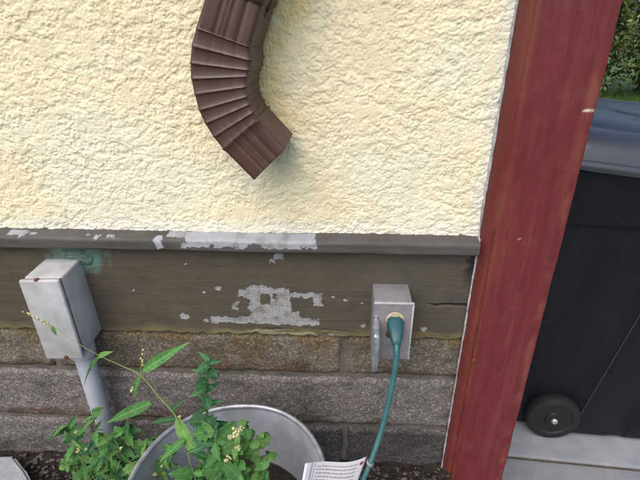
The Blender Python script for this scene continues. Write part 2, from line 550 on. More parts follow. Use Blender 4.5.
pcol = mix3(np.ones(X.shape + (3,)) * np.array([0.31, 0.31, 0.325]), [0.20, 0.185, 0.17], sstep(-0.1, 0.7, fbm(X * 60, Z * 60, 109, 3)))
pcol = mix3(pcol, [0.15, 0.13, 0.11], 0.55 * crk)
C = mix3(C, pcol, peel)
pb = pix(70, 252, Y_SKIRT)
teal = sstep(0.052, 0.022, np.hypot((X - pb.x - 0.012) * 0.75, (Z - pb.z + 0.004)) + 0.016 * fbm(X * 60, Z * 60, 111, 3))
C = mix3(C, [0.10, 0.20, 0.16], 0.85 * teal)
C = mix3(C, [0.09, 0.13, 0.06], 0.6 * sstep(0.012, 0.002, Z_TRIM0 - Z + 0.006 * fbm(X * 30, Z * 30, 115, 2)) * sstep(-0.30, -0.45, X))
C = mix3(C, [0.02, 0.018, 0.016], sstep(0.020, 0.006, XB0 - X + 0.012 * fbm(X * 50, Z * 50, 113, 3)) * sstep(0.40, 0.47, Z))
cr = pix(452, 305, Y_SKIRT)                                  # split in the wood by the corner board
crackd = np.abs(Z - cr.z - 0.10 * (X - cr.x) * 0 - 0.004 * perlin(X * 50, Z * 0, 7))
split = sstep(0.0045, 0.001, crackd + 0.010 * sstep(0.0, -0.075, X - cr.x + 0.02)) * (X > cr.x - 0.07)
C = mix3(C, [0.015, 0.012, 0.010], split)
Y = Y_SKIRT - 0.0003 * fbm(X * 4, Z * 70, 121, 4) - 0.0012 * fbm(X * 5, Z * 8, 123, 2) + 0.0011 * peel + 0.0005 * crk * peel + 0.004 * split
ragged = 0.0045 * fbm(X * 35, Z * 0 + 2, 125, 4) * sstep(0.03, 0.0, low)
rot = sstep(0.020, 0.004, low + 0.006 * fbm(X * 20, Z * 140, 127, 3)) * sstep(-0.20, -0.12, X) * sstep(0.04, -0.02, X)
Y = Y + 0.004 * rot * (fbm(X * 18, Z * 160, 129, 3) > 0.05)
Zr = Z + ragged
V = np.stack([X, Y, Zr], -1)
# close the lower edge back to the wall
edge = V[0:1].copy(); edge[..., 1] = 0.004
V = np.concatenate([edge, V], 0); C = np.concatenate([C[0:1], C], 0)
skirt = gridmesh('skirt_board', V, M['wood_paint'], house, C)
skirt['label'] = 'dark olive-brown painted skirt board with a peeled grey patch'
box('skirt_board', (XL, Y_SKIRT, Z_SKIRT0), (XS0 - 0.001, 0.004, Z_TRIM0 + 0.003), M['wood_paint'], house, 0.001)

# --- drip cap above the skirt board
prof = []
for k in range(9):                                     # top slope, rounded nose, face, rounded foot
    prof.append((-0.002 - 0.027 * k / 8, Z_TRIM1 + 0.0015 - 0.004 * k / 8))
for k in range(1, 7):
    a = k / 6 * math.pi / 2; prof.append((-0.029 - 0.007 * math.sin(a), Z_TRIM1 - 0.0025 - 0.007 * (1 - math.cos(a))))
zt = Z_TRIM1 - 0.0095
for k in range(1, 13):
    prof.append((-0.036, zt - (zt - Z_TRIM0 - 0.006) * k / 12))
for k in range(1, 7):
    a = k / 6 * math.pi / 2; prof.append((-0.036 + 0.006 * (1 - math.cos(a)), Z_TRIM0 + 0.006 - 0.006 * math.sin(a)))
for k in range(1, 5):
    prof.append((-0.030 + 0.020 * k / 4, Z_TRIM0 - 0.0001))
prof = np.array(prof[::-1])
xs = np.linspace(XS0, XB0 - 0.0035, 900)
X = np.repeat(xs[None, :], len(prof), 0); Yb = np.repeat(prof[:, 0:1], 900, 1); Zb = np.repeat(prof[:, 1:2], 900, 1)
ym = Y_TRIM
Zm = Zb + np.clip(Yb + 0.031, 0, 1) * (Zb > Z_TRIM1 - 0.008)
peel = rects_mask(X, Zm, [(182, 226, 316, 249.5), (162, 226, 184, 238), (153, 236, 162.5, 248.5), (176, 243, 186, 248), (92, 235, 98, 239), (104, 235, 113, 239),
                          (0, 226, 23, 236.5), (24, 231, 32, 236), (83, 233, 87, 236)], ym, 0.0035, 131)
bites = rects_mask(X, Zm, [(190, 246, 196, 252), (208, 245, 214, 252), (222, 247, 236, 252), (247, 244, 262, 252), (300, 247, 306, 252), (168, 239, 181, 252)], ym, 0.003, 135)
peel *= (1 - bites)
base = np.ones(X.shape + (3,)) * np.array([0.0819, 0.0749, 0.0741])
C = mix3(base, [0.0663, 0.0593, 0.0546], sstep(0, 0.7, fbm(X * 8, Zb * 40, 137, 4)))
C = mix3(C, [0.0975, 0.0936, 0.0936], 0.6 * sstep(0.2, 0.8, fbm(X * 14 + 2, Zb * 70, 138, 3)))
C = mix3(C, mix3(np.ones(X.shape + (3,)) * np.array([0.31, 0.32, 0.355]), [0.24, 0.24, 0.25], sstep(0, .6, fbm(X * 50, Zb * 50, 139, 3))), peel)
bead = 0.0006 * fbm(X * 5, Zb * 50, 141, 3)
V = np.stack([X, Yb + bead + 0.0009 * peel, Zb + 0.0010 * fbm(X * 9, Zb * 3, 143, 3)], -1)
trim = gridmesh('drip_cap', V, M['wood_paint'], house, C, flip=False)
trim['label'] = 'narrow grey-brown drip cap with a long peeled strip'
box('drip_cap', (XL, Y_TRIM, Z_TRIM0), (XS0 - 0.001, 0.002, Z_TRIM1), M['wood_paint'], house, 0.004)

# --- foundation of rough concrete blocks
fnd = box('foundation', (XL, -0.0035, Z_CONC - 0.1), (XB1, 0.15, Z_SKIRT0 - 0.0008), M['mortar'], house, 0.0)
fnd['label'] = 'rough grey concrete block foundation with pale mortar joints'


def block(x0, x1, z0, z1, seed, tone, parent):
    n, m = max(12, int((x1 - x0) / 0.0036)), max(10, int((z1 - z0) / 0.0036))
    X, Z = np.meshgrid(np.linspace(x0, x1, n), np.linspace(z0, z1, m))
    e = 0.0022 * fbm(X * 40, Z * 40, seed + 3, 3)
    dx = np.minimum(X - x0, x1 - X) + e; dz = np.minimum(Z - z0, z1 - Z) + e
    d = np.minimum(dx, dz)
    rnd = 0.009 * (1 - sstep(0, 0.012, d)) ** 1.5
    Y = Y_BLOCK - 0.0022 * fbm(X * 22, Z * 22, seed, 4) - 0.0011 * perlin(X * 150, Z * 150, seed + 9) + rnd - 0.001
    C = np.ones(X.shape + (3,)) * np.array(tone)
    C = mix3(C, np.array(tone) * 0.7, sstep(0, 0.7, fbm(X * 9, Z * 14, seed + 21, 3)))
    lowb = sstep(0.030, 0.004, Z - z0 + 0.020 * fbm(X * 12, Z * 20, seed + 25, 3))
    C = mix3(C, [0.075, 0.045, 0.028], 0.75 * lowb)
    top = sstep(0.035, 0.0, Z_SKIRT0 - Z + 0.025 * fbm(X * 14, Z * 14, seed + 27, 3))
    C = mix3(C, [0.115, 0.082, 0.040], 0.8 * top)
    mid = np.exp(-((X + 0.17) / 0.16) ** 2) * sstep(Z_J1 + 0.01, Z_J1 + 0.05, Z)
    C = mix3(C, [0.11, 0.075, 0.035], 0.6 * mid * sstep(-0.4, 0.4, fbm(X * 16, Z * 22, seed + 29, 3)))
    damp = sstep(0.0, 0.14, X - pix(250, 440, -0.01).x + 0.05 * fbm(X * 9, Z * 9, seed + 31, 2)) * sstep(Z_J2 + 0.02, Z_J2 - 0.03, Z)
    C = C * 1.12 * (1 - 0.50 * damp)[..., None]
    V = np.stack([X, Y, Z], -1)
    # sides turned back into the wall
    ring = lambda A: A
    top_e = V[-1:].copy(); top_e[..., 1] = 0.02
    bot_e = V[:1].copy(); bot_e[..., 1] = 0.02
    V = np.concatenate([bot_e, V, top_e], 0); C = np.concatenate([C[:1], C, C[-1:]], 0)
    le = V[:, :1].copy(); le[..., 1] = 0.02
    re = V[:, -1:].copy(); re[..., 1] = 0.02
    V = np.concatenate([le, V, re], 1); C = np.concatenate([C[:, :1], C, C[:, -1:]], 1)
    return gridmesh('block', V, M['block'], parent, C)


def jx(px, z): return pixz(px, 0, 0) if False else None


def x_at(px, zlev):
    """x on the block face for photo column px at height zlev"""
    lo, hi = -1.0, 1.0
    for _ in range(40):
        mid = (lo + hi) / 2
        w = CR.transposed() @ (Vector((mid, Y_BLOCK, zlev)) - CAM)
        if 320 + F * w.x / -w.z < px: lo = mid
        else: hi = mid
    return lo


g = 0.0032
xr = XB1 - 0.002
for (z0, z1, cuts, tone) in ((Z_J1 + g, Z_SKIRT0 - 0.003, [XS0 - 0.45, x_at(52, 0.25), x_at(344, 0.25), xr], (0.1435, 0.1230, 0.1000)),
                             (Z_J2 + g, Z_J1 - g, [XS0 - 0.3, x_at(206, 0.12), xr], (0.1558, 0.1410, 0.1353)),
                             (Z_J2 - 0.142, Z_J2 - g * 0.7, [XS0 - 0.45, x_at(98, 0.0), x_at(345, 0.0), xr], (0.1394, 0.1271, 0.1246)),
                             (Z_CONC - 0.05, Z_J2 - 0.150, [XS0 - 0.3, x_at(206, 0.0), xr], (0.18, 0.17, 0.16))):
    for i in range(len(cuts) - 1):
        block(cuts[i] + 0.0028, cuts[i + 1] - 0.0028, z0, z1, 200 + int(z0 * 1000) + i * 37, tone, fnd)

# --- red corner board
sect = []
wl = XB1 - XB0
for t in np.linspace(0, 1, 5): sect.append((XB0, 0.0 - 0.018 * t))
for t in np.linspace(0, 1, 8)[1:]: sect.append((XB0 + wl * 0.62 * t, -0.018 - 0.012 * t))
for t in np.linspace(0, 1, 6)[1:]: sect.append((XB0 + wl * (0.62 + 0.10 * t), -0.030 - 0.010 * math.sin(t * math.pi / 2)))
for t in np.linspace(0, 1, 26)[1:]: sect.append((XB0 + wl * 0.72 + (XB2 - 0.003 - XB0 - wl * 0.72) * t, -0.040))
for a in np.linspace(0, math.pi / 2, 5)[1:]: sect.append((XB2 - 0.003 + 0.003 * math.sin(a), -0.037 - 0.003 * math.cos(a)))
for t in np.linspace(0, 1, 6)[1:]: sect.append((XB2, -0.037 + 0.09 * t))
sect = np.array(sect)
zz = np.linspace(Z_CONC + 0.02, 1.6, 560)
X = np.repeat(sect[None, :, 0], 560, 0); Yb = np.repeat(sect[None, :, 1], 560, 0); Z = np.repeat(zz[:, None], len(sect), 1)
Zn = Z + 0.03 * X
base = np.ones(X.shape + (3,)) * np.array([0.1209, 0.0158, 0.0195])
C = mix3(base, [0.1376, 0.0232, 0.0263], sstep(0, 0.7, fbm(X * 60, Zn * 3, 301, 4)))
C = mix3(C, [0.1023, 0.0120, 0.0161], 0.8 * sstep(0.0, 0.6, fbm(X * 90, Zn * 5 + 3, 303, 3)))
C = mix3(C, [0.14, 0.040, 0.038], 0.25 * sstep(0.25, 0.7, fbm(X * 30, Zn * 25 + 3, 305, 4)))
worn = np.exp(-((X - (XB0 + wl * 0.66)) / (wl * 0.17)) ** 2)
C = mix3(C, [0.150, 0.040, 0.028], 0.7 * worn * sstep(-0.5, 0.4, fbm(X * 25, Zn * 8, 307, 3)))
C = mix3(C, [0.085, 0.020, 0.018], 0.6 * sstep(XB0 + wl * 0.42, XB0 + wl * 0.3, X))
worn2 = np.exp(-((X - (XB2 - 0.010)) / 0.006) ** 2)
C = mix3(C, [0.20, 0.065, 0.045], 0.5 * worn2 * sstep(-0.2, 0.5, fbm(X * 25, Zn * 12, 309, 3)))
ck = pix(588, 111, -0.040)
chip = sstep(0.0018, 0.0008, np.abs(Z - ck.z + 0.0015 * perlin(X * 200, Z * 90, 5))) * sstep(0.010, 0.004, np.abs(X - ck.x - 0.001))
C = mix3(C, [0.75, 0.70, 0.60], chip)
for (cx, cy, r) in [(523, 243, 0.0010), (519, 239, 0.0008), (474, 360, 0.0008)]:
    q = pix(cx, cy, -0.040)
    C = mix3(C, [0.35, 0.20, 0.17], sstep(r * 1.5, r * 0.5, np.hypot(X - q.x, (Z - q.z) * 0.5)))
Yb2 = Yb - 0.0006 * fbm(X * 45, Zn * 4, 311, 3) - 0.0010 * fbm(X * 8, Zn * 3, 313, 2) + 0.002 * np.exp(-((X - (XB0 + wl * 0.74)) / 0.0022) ** 2)
X2 = X + 0.0008 * fbm(Zn * 14, Zn * 0 + 1, 315, 3) * ((X > XB2 - 0.004) | (X < XB0 + 0.003))
C = np.where(chip[..., None] > 0.3, C, C * np.array([1.14, 1.36, 1.22]))
cb = gridmesh('corner_board', np.stack([X2, Yb2, Z], -1), M['red'], house, C)
cb['label'] = 'brick red painted corner board'

zz = np.linspace(Z_SOIL - 0.02, 1.55, 700)
cx_ = XB0 - 0.0012 + 0.0007 * fbm(zz * 14, zz * 0 + 2, 321, 3)
rr = np.clip(0.0024 + 0.0016 * fbm(zz * 25, zz * 0 + 5, 323, 3), 0.0004, 0.004) * np.where(zz < Z_TRIM0 - 0.02, 0.75, 1.0)
ang = np.linspace(0, 2 * math.pi, 9)
Xc = cx_[:, None] + rr[:, None] * np.cos(ang)[None]; Yc = np.where(zz > Z_TRIM1, -0.010, -0.0165)[:, None] + rr[:, None] * 1.3 * np.sin(ang)[None]
cau = gridmesh('caulk_bead', np.stack([Xc, Yc, np.repeat(zz[:, None], 9, 1)], -1), M['caulk'], house)

# ------------------------------------------------------------------ ground, soil, concrete
gnd = meshobj('ground', [(-60, -60, Z_CONC - 0.05), (60, -60, Z_CONC - 0.05), (60, 60, Z_CONC - 0.05), (-60, 60, Z_CONC - 0.05)], [(0, 1, 2, 3)], M['grass_ground'])
tag(gnd, 'green lawn and earth stretching behind the bin', kind='structure')
nx, ny = 300, 130
X, Yg = np.meshgrid(np.linspace(-1.5, XB2 - 0.015, nx), np.linspace(-1.6, 0.02, ny))
drop = sstep(0.07, 0.0, XB2 - 0.02 - X)
fr = sstep(-1.3, -1.5, Yg)
Zs = Z_SOIL + 0.010 * fbm(X * 9, Yg * 9, 331, 3) + 0.005 * fbm(X * 45, Yg * 45, 333, 3) - 0.16 * np.maximum(drop, fr) + 0.012 * sstep(-0.06, 0.0, Yg)
tag(gridmesh('garden_bed', np.stack([X, Yg, Zs], -1), M['soil']), 'dark bare soil along the foot of the wall', kind='structure')

drive = thing('driveway', (1.0, 0, Z_CONC), 'pale grey concrete slabs in front of the black bin', 'driveway')
del drive['category']
drive['kind'] = 'structure'
ja = pixz(509, 456, Z_CONC); jb = pixz(640, 469, Z_CONC)
jdir = (jb - ja); jdir.z = 0; jdir.normalize()
jn = Vector((-jdir.y, jdir.x, 0))
dw = Matrix.Translation(Vector((ja.x, ja.y, 0))) @ Matrix.Rotation(math.atan2(jdir.y, jdir.x), 4, 'Z')


def slab(x0, x1, y0, y1, seed):
    bm = bmesh.new(); bm_box(bm, (x0, y0, Z_CONC - 0.12), (x1, y1, Z_CONC), 0.006, 3)
    return bmobj('slab', bm, M['concrete'], drive, dw)


x0d = -0.30
slab(x0d, 1.6, 0.0045, 1.7, 1)
slab(x0d, 1.6, -1.5, -0.0045, 2)
slab(1.609, 3.4, 0.0045, 1.7, 3)
slab(1.609, 3.4, -1.5, -0.0045, 4)
slab(x0d, 1.6, 1.709, 3.4, 5)
slab(1.609, 3.4, 1.709, 3.4, 6)
meshobj('joint_fill', [(x0d, -1.5, Z_CONC - 0.007), (3.4, -1.5, Z_CONC - 0.007), (3.4, 3.4, Z_CONC - 0.007), (x0d, 3.4, Z_CONC - 0.007)], [(0, 1, 2, 3)], M['joint_dirt'], drive, world=dw)

# pebbles and crumbs on the soil: nobody could count them
verts = []; faces = []
ico = [(0, 0, 1), (0.9, 0, 0.2), (0.3, 0.85, 0.25), (-0.75, 0.5, 0.15), (-0.7, -0.55, 0.2), (0.3, -0.85, 0.15), (0, 0, -0.6)]
icf = [(0, 1, 2), (0, 2, 3), (0, 3, 4), (0, 4, 5), (0, 5, 1), (6, 2, 1), (6, 3, 2), (6, 4, 3), (6, 5, 4), (6, 1, 5)]
for i in range(1500):
    x = random.uniform(-0.75, XB0 + 0.01); y = -0.018 - abs(random.gauss(0, 0.12)); s = random.uniform(0.002, 0.0065) * (1.5 if random.random() < 0.06 else 1)
    b = len(verts); a = random.uniform(0, 6.28)
    for v in ico:
        q = Vector(v) * s * random.uniform(0.7, 1.2)
        verts.append((x + q.x * math.cos(a) - q.y * math.sin(a), y + q.x * math.sin(a) + q.y * math.cos(a), Z_SOIL + 0.011 + q.z * 0.7))
    faces += [tuple(b + k for k in f) for f in icf]
tag(meshobj('gravel', verts, faces, M['pebble']), 'small pebbles and crumbs scattered on the dark soil', kind='stuff')

# flat stone, bottom left
sp = [pixz(-40, 455, Z_SOIL + 0.05), pixz(14, 455, Z_SOIL + 0.05), pixz(24, 468, Z_SOIL + 0.05), pixz(40, 496, Z_SOIL + 0.05), pixz(-30, 520, Z_SOIL + 0.05)]
bm = bmesh.new()
f = bm.faces.new([bm.verts.new(p) for p in sp])
r = bmesh.ops.extrude_face_region(bm, geom=[f])
for v in [q for q in r['geom'] if isinstance(q, bmesh.types.BMVert)]: v.co.z -= 0.055
bmesh.ops.bevel(bm, geom=list(bm.edges), offset=0.006, segments=3, affect='EDGES')
bmesh.ops.triangulate(bm, faces=[f for f in bm.faces if len(f.verts) > 4])
bmesh.ops.subdivide_edges(bm, edges=list(bm.edges), cuts=2, use_grid_fill=True)
for v in bm.verts:
    k = 0.0025 * float(fbm(np.array(v.co.x * 40 + v.co.z * 30), np.array(v.co.y * 40), 341, 3)); v.co.z += k; v.co.x += k
st = bmobj('flat_stone', bm, M['stone'], angle=50)
tag(st, 'flat grey stone lying on the soil in the lower left corner', 'stone')

# ------------------------------------------------------------------ brown downspout with crimped elbow
YF = -0.090                                                   # front face of the pipe
sta = [((320, -395), (375, -377)), ((213, -33), (267, -13)), ((195, 27), (250, 47)),
       ((190.5, 44.6), (251, 60)), ((189, 62), (250, 70)), ((189.7, 78), (248, 76)), ((193, 93.7), (246, 86.3)), ((197.5, 110), (247, 96)),
       ((203.5, 123.5), (249, 104)), ((212, 137), (253, 111.5)), ((221.6, 149.5), (257, 119.5)), ((253, 181), (285, 149))]
sta3 = [(pix(*a, YF), pix(*b, YF)) for a, b in sta]
ds = thing('downspout', pix(230, 90, -0.04), 'brown metal downspout ending in a crimped curved elbow on the cream wall', 'downspout')
PD = 0.070


def section(L, Rr, ridge, groove, out=0.0):
    """ring of points round one cross-section; ridge pushes everything outwards, groove cuts the flutes"""
    ax = (Rr - L); w = ax.length; ax.normalize()
    side = ridge * 0.1 + out
    L2 = L - ax * side; w2 = w + side + max(ridge, -0.0004) * 0.8 + out
    yf = YF - ridge - out; yb = YF + PD + ridge + out
    rc = 0.006
    pts = []
    for k in range(5):
        a = math.pi / 2 * k / 4
        pts.append((rc - rc * math.cos(a), rc - rc * math.sin(a)))
    for u in np.linspace(0, 1, 33)[1:-1]:
        gsum = 0
        for c, ww, dpt in ((0.30, 0.045, 1), (0.42, 0.035, .7), (0.52, 0.045, 1), (0.78, 0.05, 1)):
            gsum += dpt * math.exp(-((u - c) / ww) ** 2)
        pts.append((rc + (w2 - 2 * rc) * u, groove * gsum))
    for k in range(5):
        a = math.pi / 2 * k / 4
        pts.append((w2 - rc + rc * math.sin(a), rc - rc * math.cos(a)))
    D2 = yb - yf
    for u in np.linspace(0, 1, 9)[1:]:
        pts.append((w2, rc + (D2 - 2 * rc) * u))
    pts.append((w2 - rc, D2))
    for u in np.linspace(0, 1, 9)[1:]:
        pts.append((w2 - rc - (w2 - 2 * rc) * u, D2))
    pts.append((0, D2 - rc))
    for u in np.linspace(0, 1, 9)[1:-1]:
        pts.append((0, D2 - rc - (D2 - 2 * rc) * u))
    sk = 0.13                                                  # the pipe is turned a little, showing its right side
    return [Vector((L2.x + ax.x * (a + sk * b), yf + b, L2.z + ax.z * (a + sk * b))) for a, b in pts]


def loft(name, rings, mat, parent):
    n = len(rings[0]); verts = [p for r_ in rings for p in r_]; faces = []
    for i in range(len(rings) - 1):
        for k in range(n):
            faces.append((i * n + k, i * n + (k + 1) % n, (i + 1) * n + (k + 1) % n, (i + 1) * n + k))
    o = meshobj(name, verts, faces, mat, parent, angle=40)
    m = o.modifiers.new('wall', 'SOLIDIFY'); m.thickness = 0.0009; m.offset = -1
    return o


def lerp_sta(a, b, t): return (a[0].lerp(b[0], t), a[1].lerp(b[1], t))


def cr(P, i, t):
    out = []
    for s in (0, 1):
        p0 = P[max(i - 1, 0)][s]; p1 = P[i][s]; p2 = P[i + 1][s]; p3 = P[min(i + 2, len(P) - 1)][s]
        out.append(0.5 * ((2 * p1) + (p2 - p0) * t + (2 * p0 - 5 * p1 + 4 * p2 - p3) * t * t + (3 * p1 - p0 - 3 * p2 + p3) * t ** 3))
    return out


rings = []
for t in np.linspace(0, 1, 8): rings.append(section(*lerp_sta(sta3[1], sta3[2], t * 0.985), 0, 0.0022))
curve = sta3[2:11]
for i in range(8):
    for t, rd in ((0.0, 0.0011), (0.05, 0.0014), (0.10, 0.0010), (0.15, 0.0), (0.25, -0.0005), (0.55, -0.0004), (0.85, -0.0002), (0.95, 0.0005)):
        rings.append(section(*cr(curve, i, t), rd, 0.0005))
rings.append(section(*sta3[10], 0.0024, 0.0004))
for t, rd in ((0.03, 0.0026), (0.07, 0.0012), (0.12, 0.0), (0.3, 0), (0.6, 0), (0.97, 0.0), (1.0, 0.0002)):
    rings.append(section(*lerp_sta(sta3[10], sta3[11], t), rd, 0.0014))
loft('elbow', rings, M['brown_metal'], ds)
rings = [section(*lerp_sta(sta3[0], sta3[1], t), 0, 0.0022, 0.0016) for t in np.linspace(0, 1, 12)]
rings += [section(*lerp_sta(sta3[1], sta3[2], t), 0, 0.0022, 0.0016) for t in (0.15, 0.3)]
loft('pipe', rings, M['brown_metal'], ds)
# crimped slot where the pipe slips over the elbow
Ls, Rs = lerp_sta(sta3[1], sta3[2], 0.25)
axs = (Rs - Ls).normalized(); dn = (sta3[2][1] - sta3[1][1]).normalized()
q0 = Rs + axs * (0.13 * 0.030 + 0.0010); q0.y = YF + 0.030
tube('crimp_slot', [q0 - dn * 0.020, q0 + dn * 0.010], 0.0030, M['dark_slot'], ds, 8)
lathe('rivet', [(0.0001, -0.002), (0.004, -0.002), (0.0035, 0.0004), (0.002, 0.0014), (0.0001, 0.0017)], M['brown_metal'], ds, 14,
      Matrix.Translation(q0 + dn * 0.014) @ axs.to_track_quat('Z', 'Y').to_matrix().to_4x4())

# ------------------------------------------------------------------ grey conduit box on the left
YB0 = -0.093
tl = pix(17.5, 281, YB0); tr = pix(58, 281, YB0); bl = pix(48, 359, YB0)
bx0, bx1, bzt, bzb = tl.x, tr.x, (tl.z + tr.z) / 2, bl.z
cbx = thing('conduit_box', ((bx0 + bx1) / 2, Y_SKIRT, bzb), 'pale grey plastic conduit box with rusty screws at the left end of the skirt board', 'utility box')
lean = Matrix.Translation(Vector(((bx0 + bx1) / 2, 0, bzt))) @ Matrix.Rotation(R(-2.0), 4, 'Y') @ Matrix.Translation(Vector((-(bx0 + bx1) / 2, 0, -bzt)))
bm = bmesh.new()
bm_box(bm, (bx0 + 0.0012, YB0 + 0.0125, bzb + 0.004), (bx1 - 0.0012, Y_SKIRT + 0.004, bzt - 0.001), 0.004, 3)
bmobj('box_body', bm, M['grey_plastic'], cbx, lean)
bm = bmesh.new()
bm_box(bm, (bx0, YB0, bzb), (bx1, YB0 + 0.009, bzt), 0.003, 3)
bmobj('cover', bm, M['grey_plastic'], cbx, lean)
bm = bmesh.new()
bm_box(bm, (bx0 + 0.003, YB0 + 0.006, bzb + 0.006), (bx1 - 0.003, YB0 + 0.016, bzt - 0.003), 0, 1)
bmobj('gasket', bm, M['black'], cbx, lean)
for (sx, sy, sz) in ((pix(35, 280, YB0).x, YB0 + 0.004, bzt + 0.0005), ((bx0 + bx1) / 2 + 0.004, YB0 - 0.0006, bzb + 0.0055)):
    up = 1 if sz > bzb + 0.05 else -1
    w = lean @ Matrix.Translation(Vector((sx, sy, sz))) @ (Matrix.Identity(4) if up > 0 else Matrix.Rotation(math.pi / 2, 4, 'X'))
    s_ = lathe('screw', [(0.0001, -0.002), (0.0040, -0.002), (0.0042, 0.0004), (0.0032, 0.0018), (0.0001, 0.0024)], M['rust'], cbx, 14, w,
               jitter=lambda t, z: 0.0005 * math.sin(5 * t))
# hub and conduit pipe
pc = [pix(86, 352, -0.05), pix(99, 414, -0.05)]
cxm = (pc[0].x + pc[1].x) / 2
lathe('hub', [(0.012, 0.0), (0.0235, 0.0), (0.0245, 0.004), (0.0245, 0.022), (0.0215, 0.030), (0.012, 0.030)], M['grey_plastic'], cbx, 32,
      Matrix.Translation(Vector((cxm - 0.004, -0.047, bzb - 0.024))))
tube('conduit', [(cxm - 0.004, -0.047, bzb + 0.01), (cxm + 0.0, -0.047, 0.12), (cxm + 0.004, -0.047, Z_SOIL - 0.05)], 0.0185, M['conduit'], cbx, 28, spline=False)
# verdigris sealant smeared behind the box top
bm = bmesh.new()
bmesh.ops.create_icosphere(bm, subdivisions=4, radius=1)
pb = pix(78, 258, -0.015)
for v in bm.verts:
    n_ = float(fbm(np.array(v.co.x * 2.3 + 5), np.array(v.co.z * 2.3 + v.co.y), 351, 4))
    v.co *= 1 + 0.35 * n_
    v.co = Vector((pb.x - 0.004 + v.co.x * 0.030, Y_SKIRT + v.co.y * 0.006, pb.z + v.co.z * 0.017))
bmobj('sealant', bm, M['sealant'], cbx, angle=80)

# ------------------------------------------------------------------ outdoor outlet box
YO = -0.077
o0 = pix(374, 303, YO); o1 = pix(414.5, 303, YO); ob = pix(394, 359, YO)
ox0, ox1, oz1, oz0 = o0.x, o1.x, o0.z, ob.z
out = thing('outlet_box', ((ox0 + ox1) / 2, Y_SKIRT, oz0), 'grey metal outdoor outlet box on the skirt board beside the red board', 'outlet')
box('box_body', (ox0 + 0.0015, YO + 0.0045, oz0 + 0.0015), (ox1 - 0.0015, Y_SKIRT + 0.003, oz1 - 0.0015), M['box_metal'], out, 0.003, 3)
# cover plate with a round opening
bm = bmesh.new()
cxo = pix(395, 320, YO).x; czo = pix(395, 320, YO).z; ro = 0.0165
N = 48
pw = []
for k in range(N):
    t = 2 * math.pi * k / N
    dx, dz = math.cos(t), math.sin(t)
    s = min(((ox1 - cxo) if dx > 0 else (cxo - ox0)) / max(abs(dx), 1e-6), ((oz1 - czo) if dz > 0 else (czo - oz0)) / max(abs(dz), 1e-6))
    pw.append((cxo + dx * s, czo + dz * s, cxo + dx * ro, czo + dz * ro))
cor = [(ox0, oz0), (ox1, oz0), (ox1, oz1), (ox0, oz1)]
for c in cor:                                  # snap the nearest spokes to the corners
    i = min(range(N), key=lambda k: (pw[k][0] - c[0]) ** 2 + (pw[k][1] - c[1]) ** 2)
    pw[i] = (c[0], c[1], pw[i][2], pw[i][3])
rows = []
for (sel, yy, ins) in (('o', YO + 0.0042, 0), ('o', YO + 0.0008, 0), ('o', YO, 0.0008), ('i', YO, 0), ('i', YO + 0.0042, 0)):
    row = []
    for q in pw:
        if sel == 'o':
            x = q[0] + (ins if q[0] < cxo else -ins) * (abs(q[0] - cxo) > 0.001); z = q[1] + (ins if q[1] < czo else -ins)
            row.append(bm.verts.new((x, yy, z)))
        else: row.append(bm.verts.new((q[2], yy, q[3])))
    rows.append(row)
for a, b in zip(rows[:-1], rows[1:]):
    for k in range(N): bm.faces.new((a[k], a[(k + 1) % N], b[(k + 1) % N], b[k]))
bmobj('cover_plate', bm, M['box_metal'], out)
# pale strips that paint the light caught on the plate's edges
bm = bmesh.new(); bm_box(bm, (ox0 + 0.001, YO - 0.0006, oz1 - 0.0022), (ox1 + 0.0004, YO + 0.003, oz1 + 0.0009), 0.0005, 2)
bmobj('plate_edge_light_strip', bm, M['edge'], out)
bm = bmesh.new(); bm_box(bm, (ox1 - 0.0022, YO - 0.0004, oz0), (ox1 + 0.0007, YO + 0.003, oz1 - 0.003), 0.0005, 2)
bmobj('plate_edge_light_strip', bm, M['edge'], out)
face = Matrix.Translation(Vector((cxo, YO + 0.004, czo))) @ Matrix.Rotation(math.pi / 2, 4, 'X')
rec = lathe('receptacle', [(0.0001, -0.004), (0.0162, -0.004), (0.0162, 0.0030), (0.0150, 0.0042), (0.0001, 0.0042)], M['cream'], out, 32, face)
czl = oz0 + 0.026                                              # second, lower receptacle
for dx in (-0.006, 0.006):
    box('slot', (cxo + dx - 0.0012, YO - 0.0006, czo + 0.001), (cxo + dx + 0.0012, YO + 0.0006, czo + 0.008), M['black'], rec, 0.0002, 1)
lathe('gasket', [(0.0001, -0.001), (0.0085, -0.001), (0.0085, 0.0012), (0.006, 0.0020), (0.0001, 0.0020)], M['rust'], out, 24,
      Matrix.Translation(Vector((cxo - 0.006, YO, czo - 0.030))) @ Matrix.Rotation(math.pi / 2, 4, 'X'))
# hinged flip cover standing open on the left side
bm = bmesh.new(); bm_box(bm, (-0.006, -0.046, -0.050), (0.006, 0.0, 0.040), 0.0055, 4)
for v in bm.verts:
    k = (v.co.y / -0.050)
    v.co.z *= 1 - 0.10 * k * k
    v.co.x += 0.002 * math.sin(v.co.z * 90)
flip = bmobj('flip_cover', bm, M['bright_metal'], out, Matrix.Translation(Vector((ox0 + 0.006, YO + 0.002, oz0 + 0.051))) @ Matrix.Rotation(R(-4), 4, 'Z') @ Matrix.Rotation(R(3), 4, 'X'))
flip['label'] = 'shiny hinged flip cover standing open'
tube('hinge_pin', [(ox0 + 0.005, YO - 0.001, oz0 + 0.010), (ox0 + 0.005, YO - 0.001, oz0 + 0.095)], 0.0036, M['bright_metal'], out, 14, spline=False)

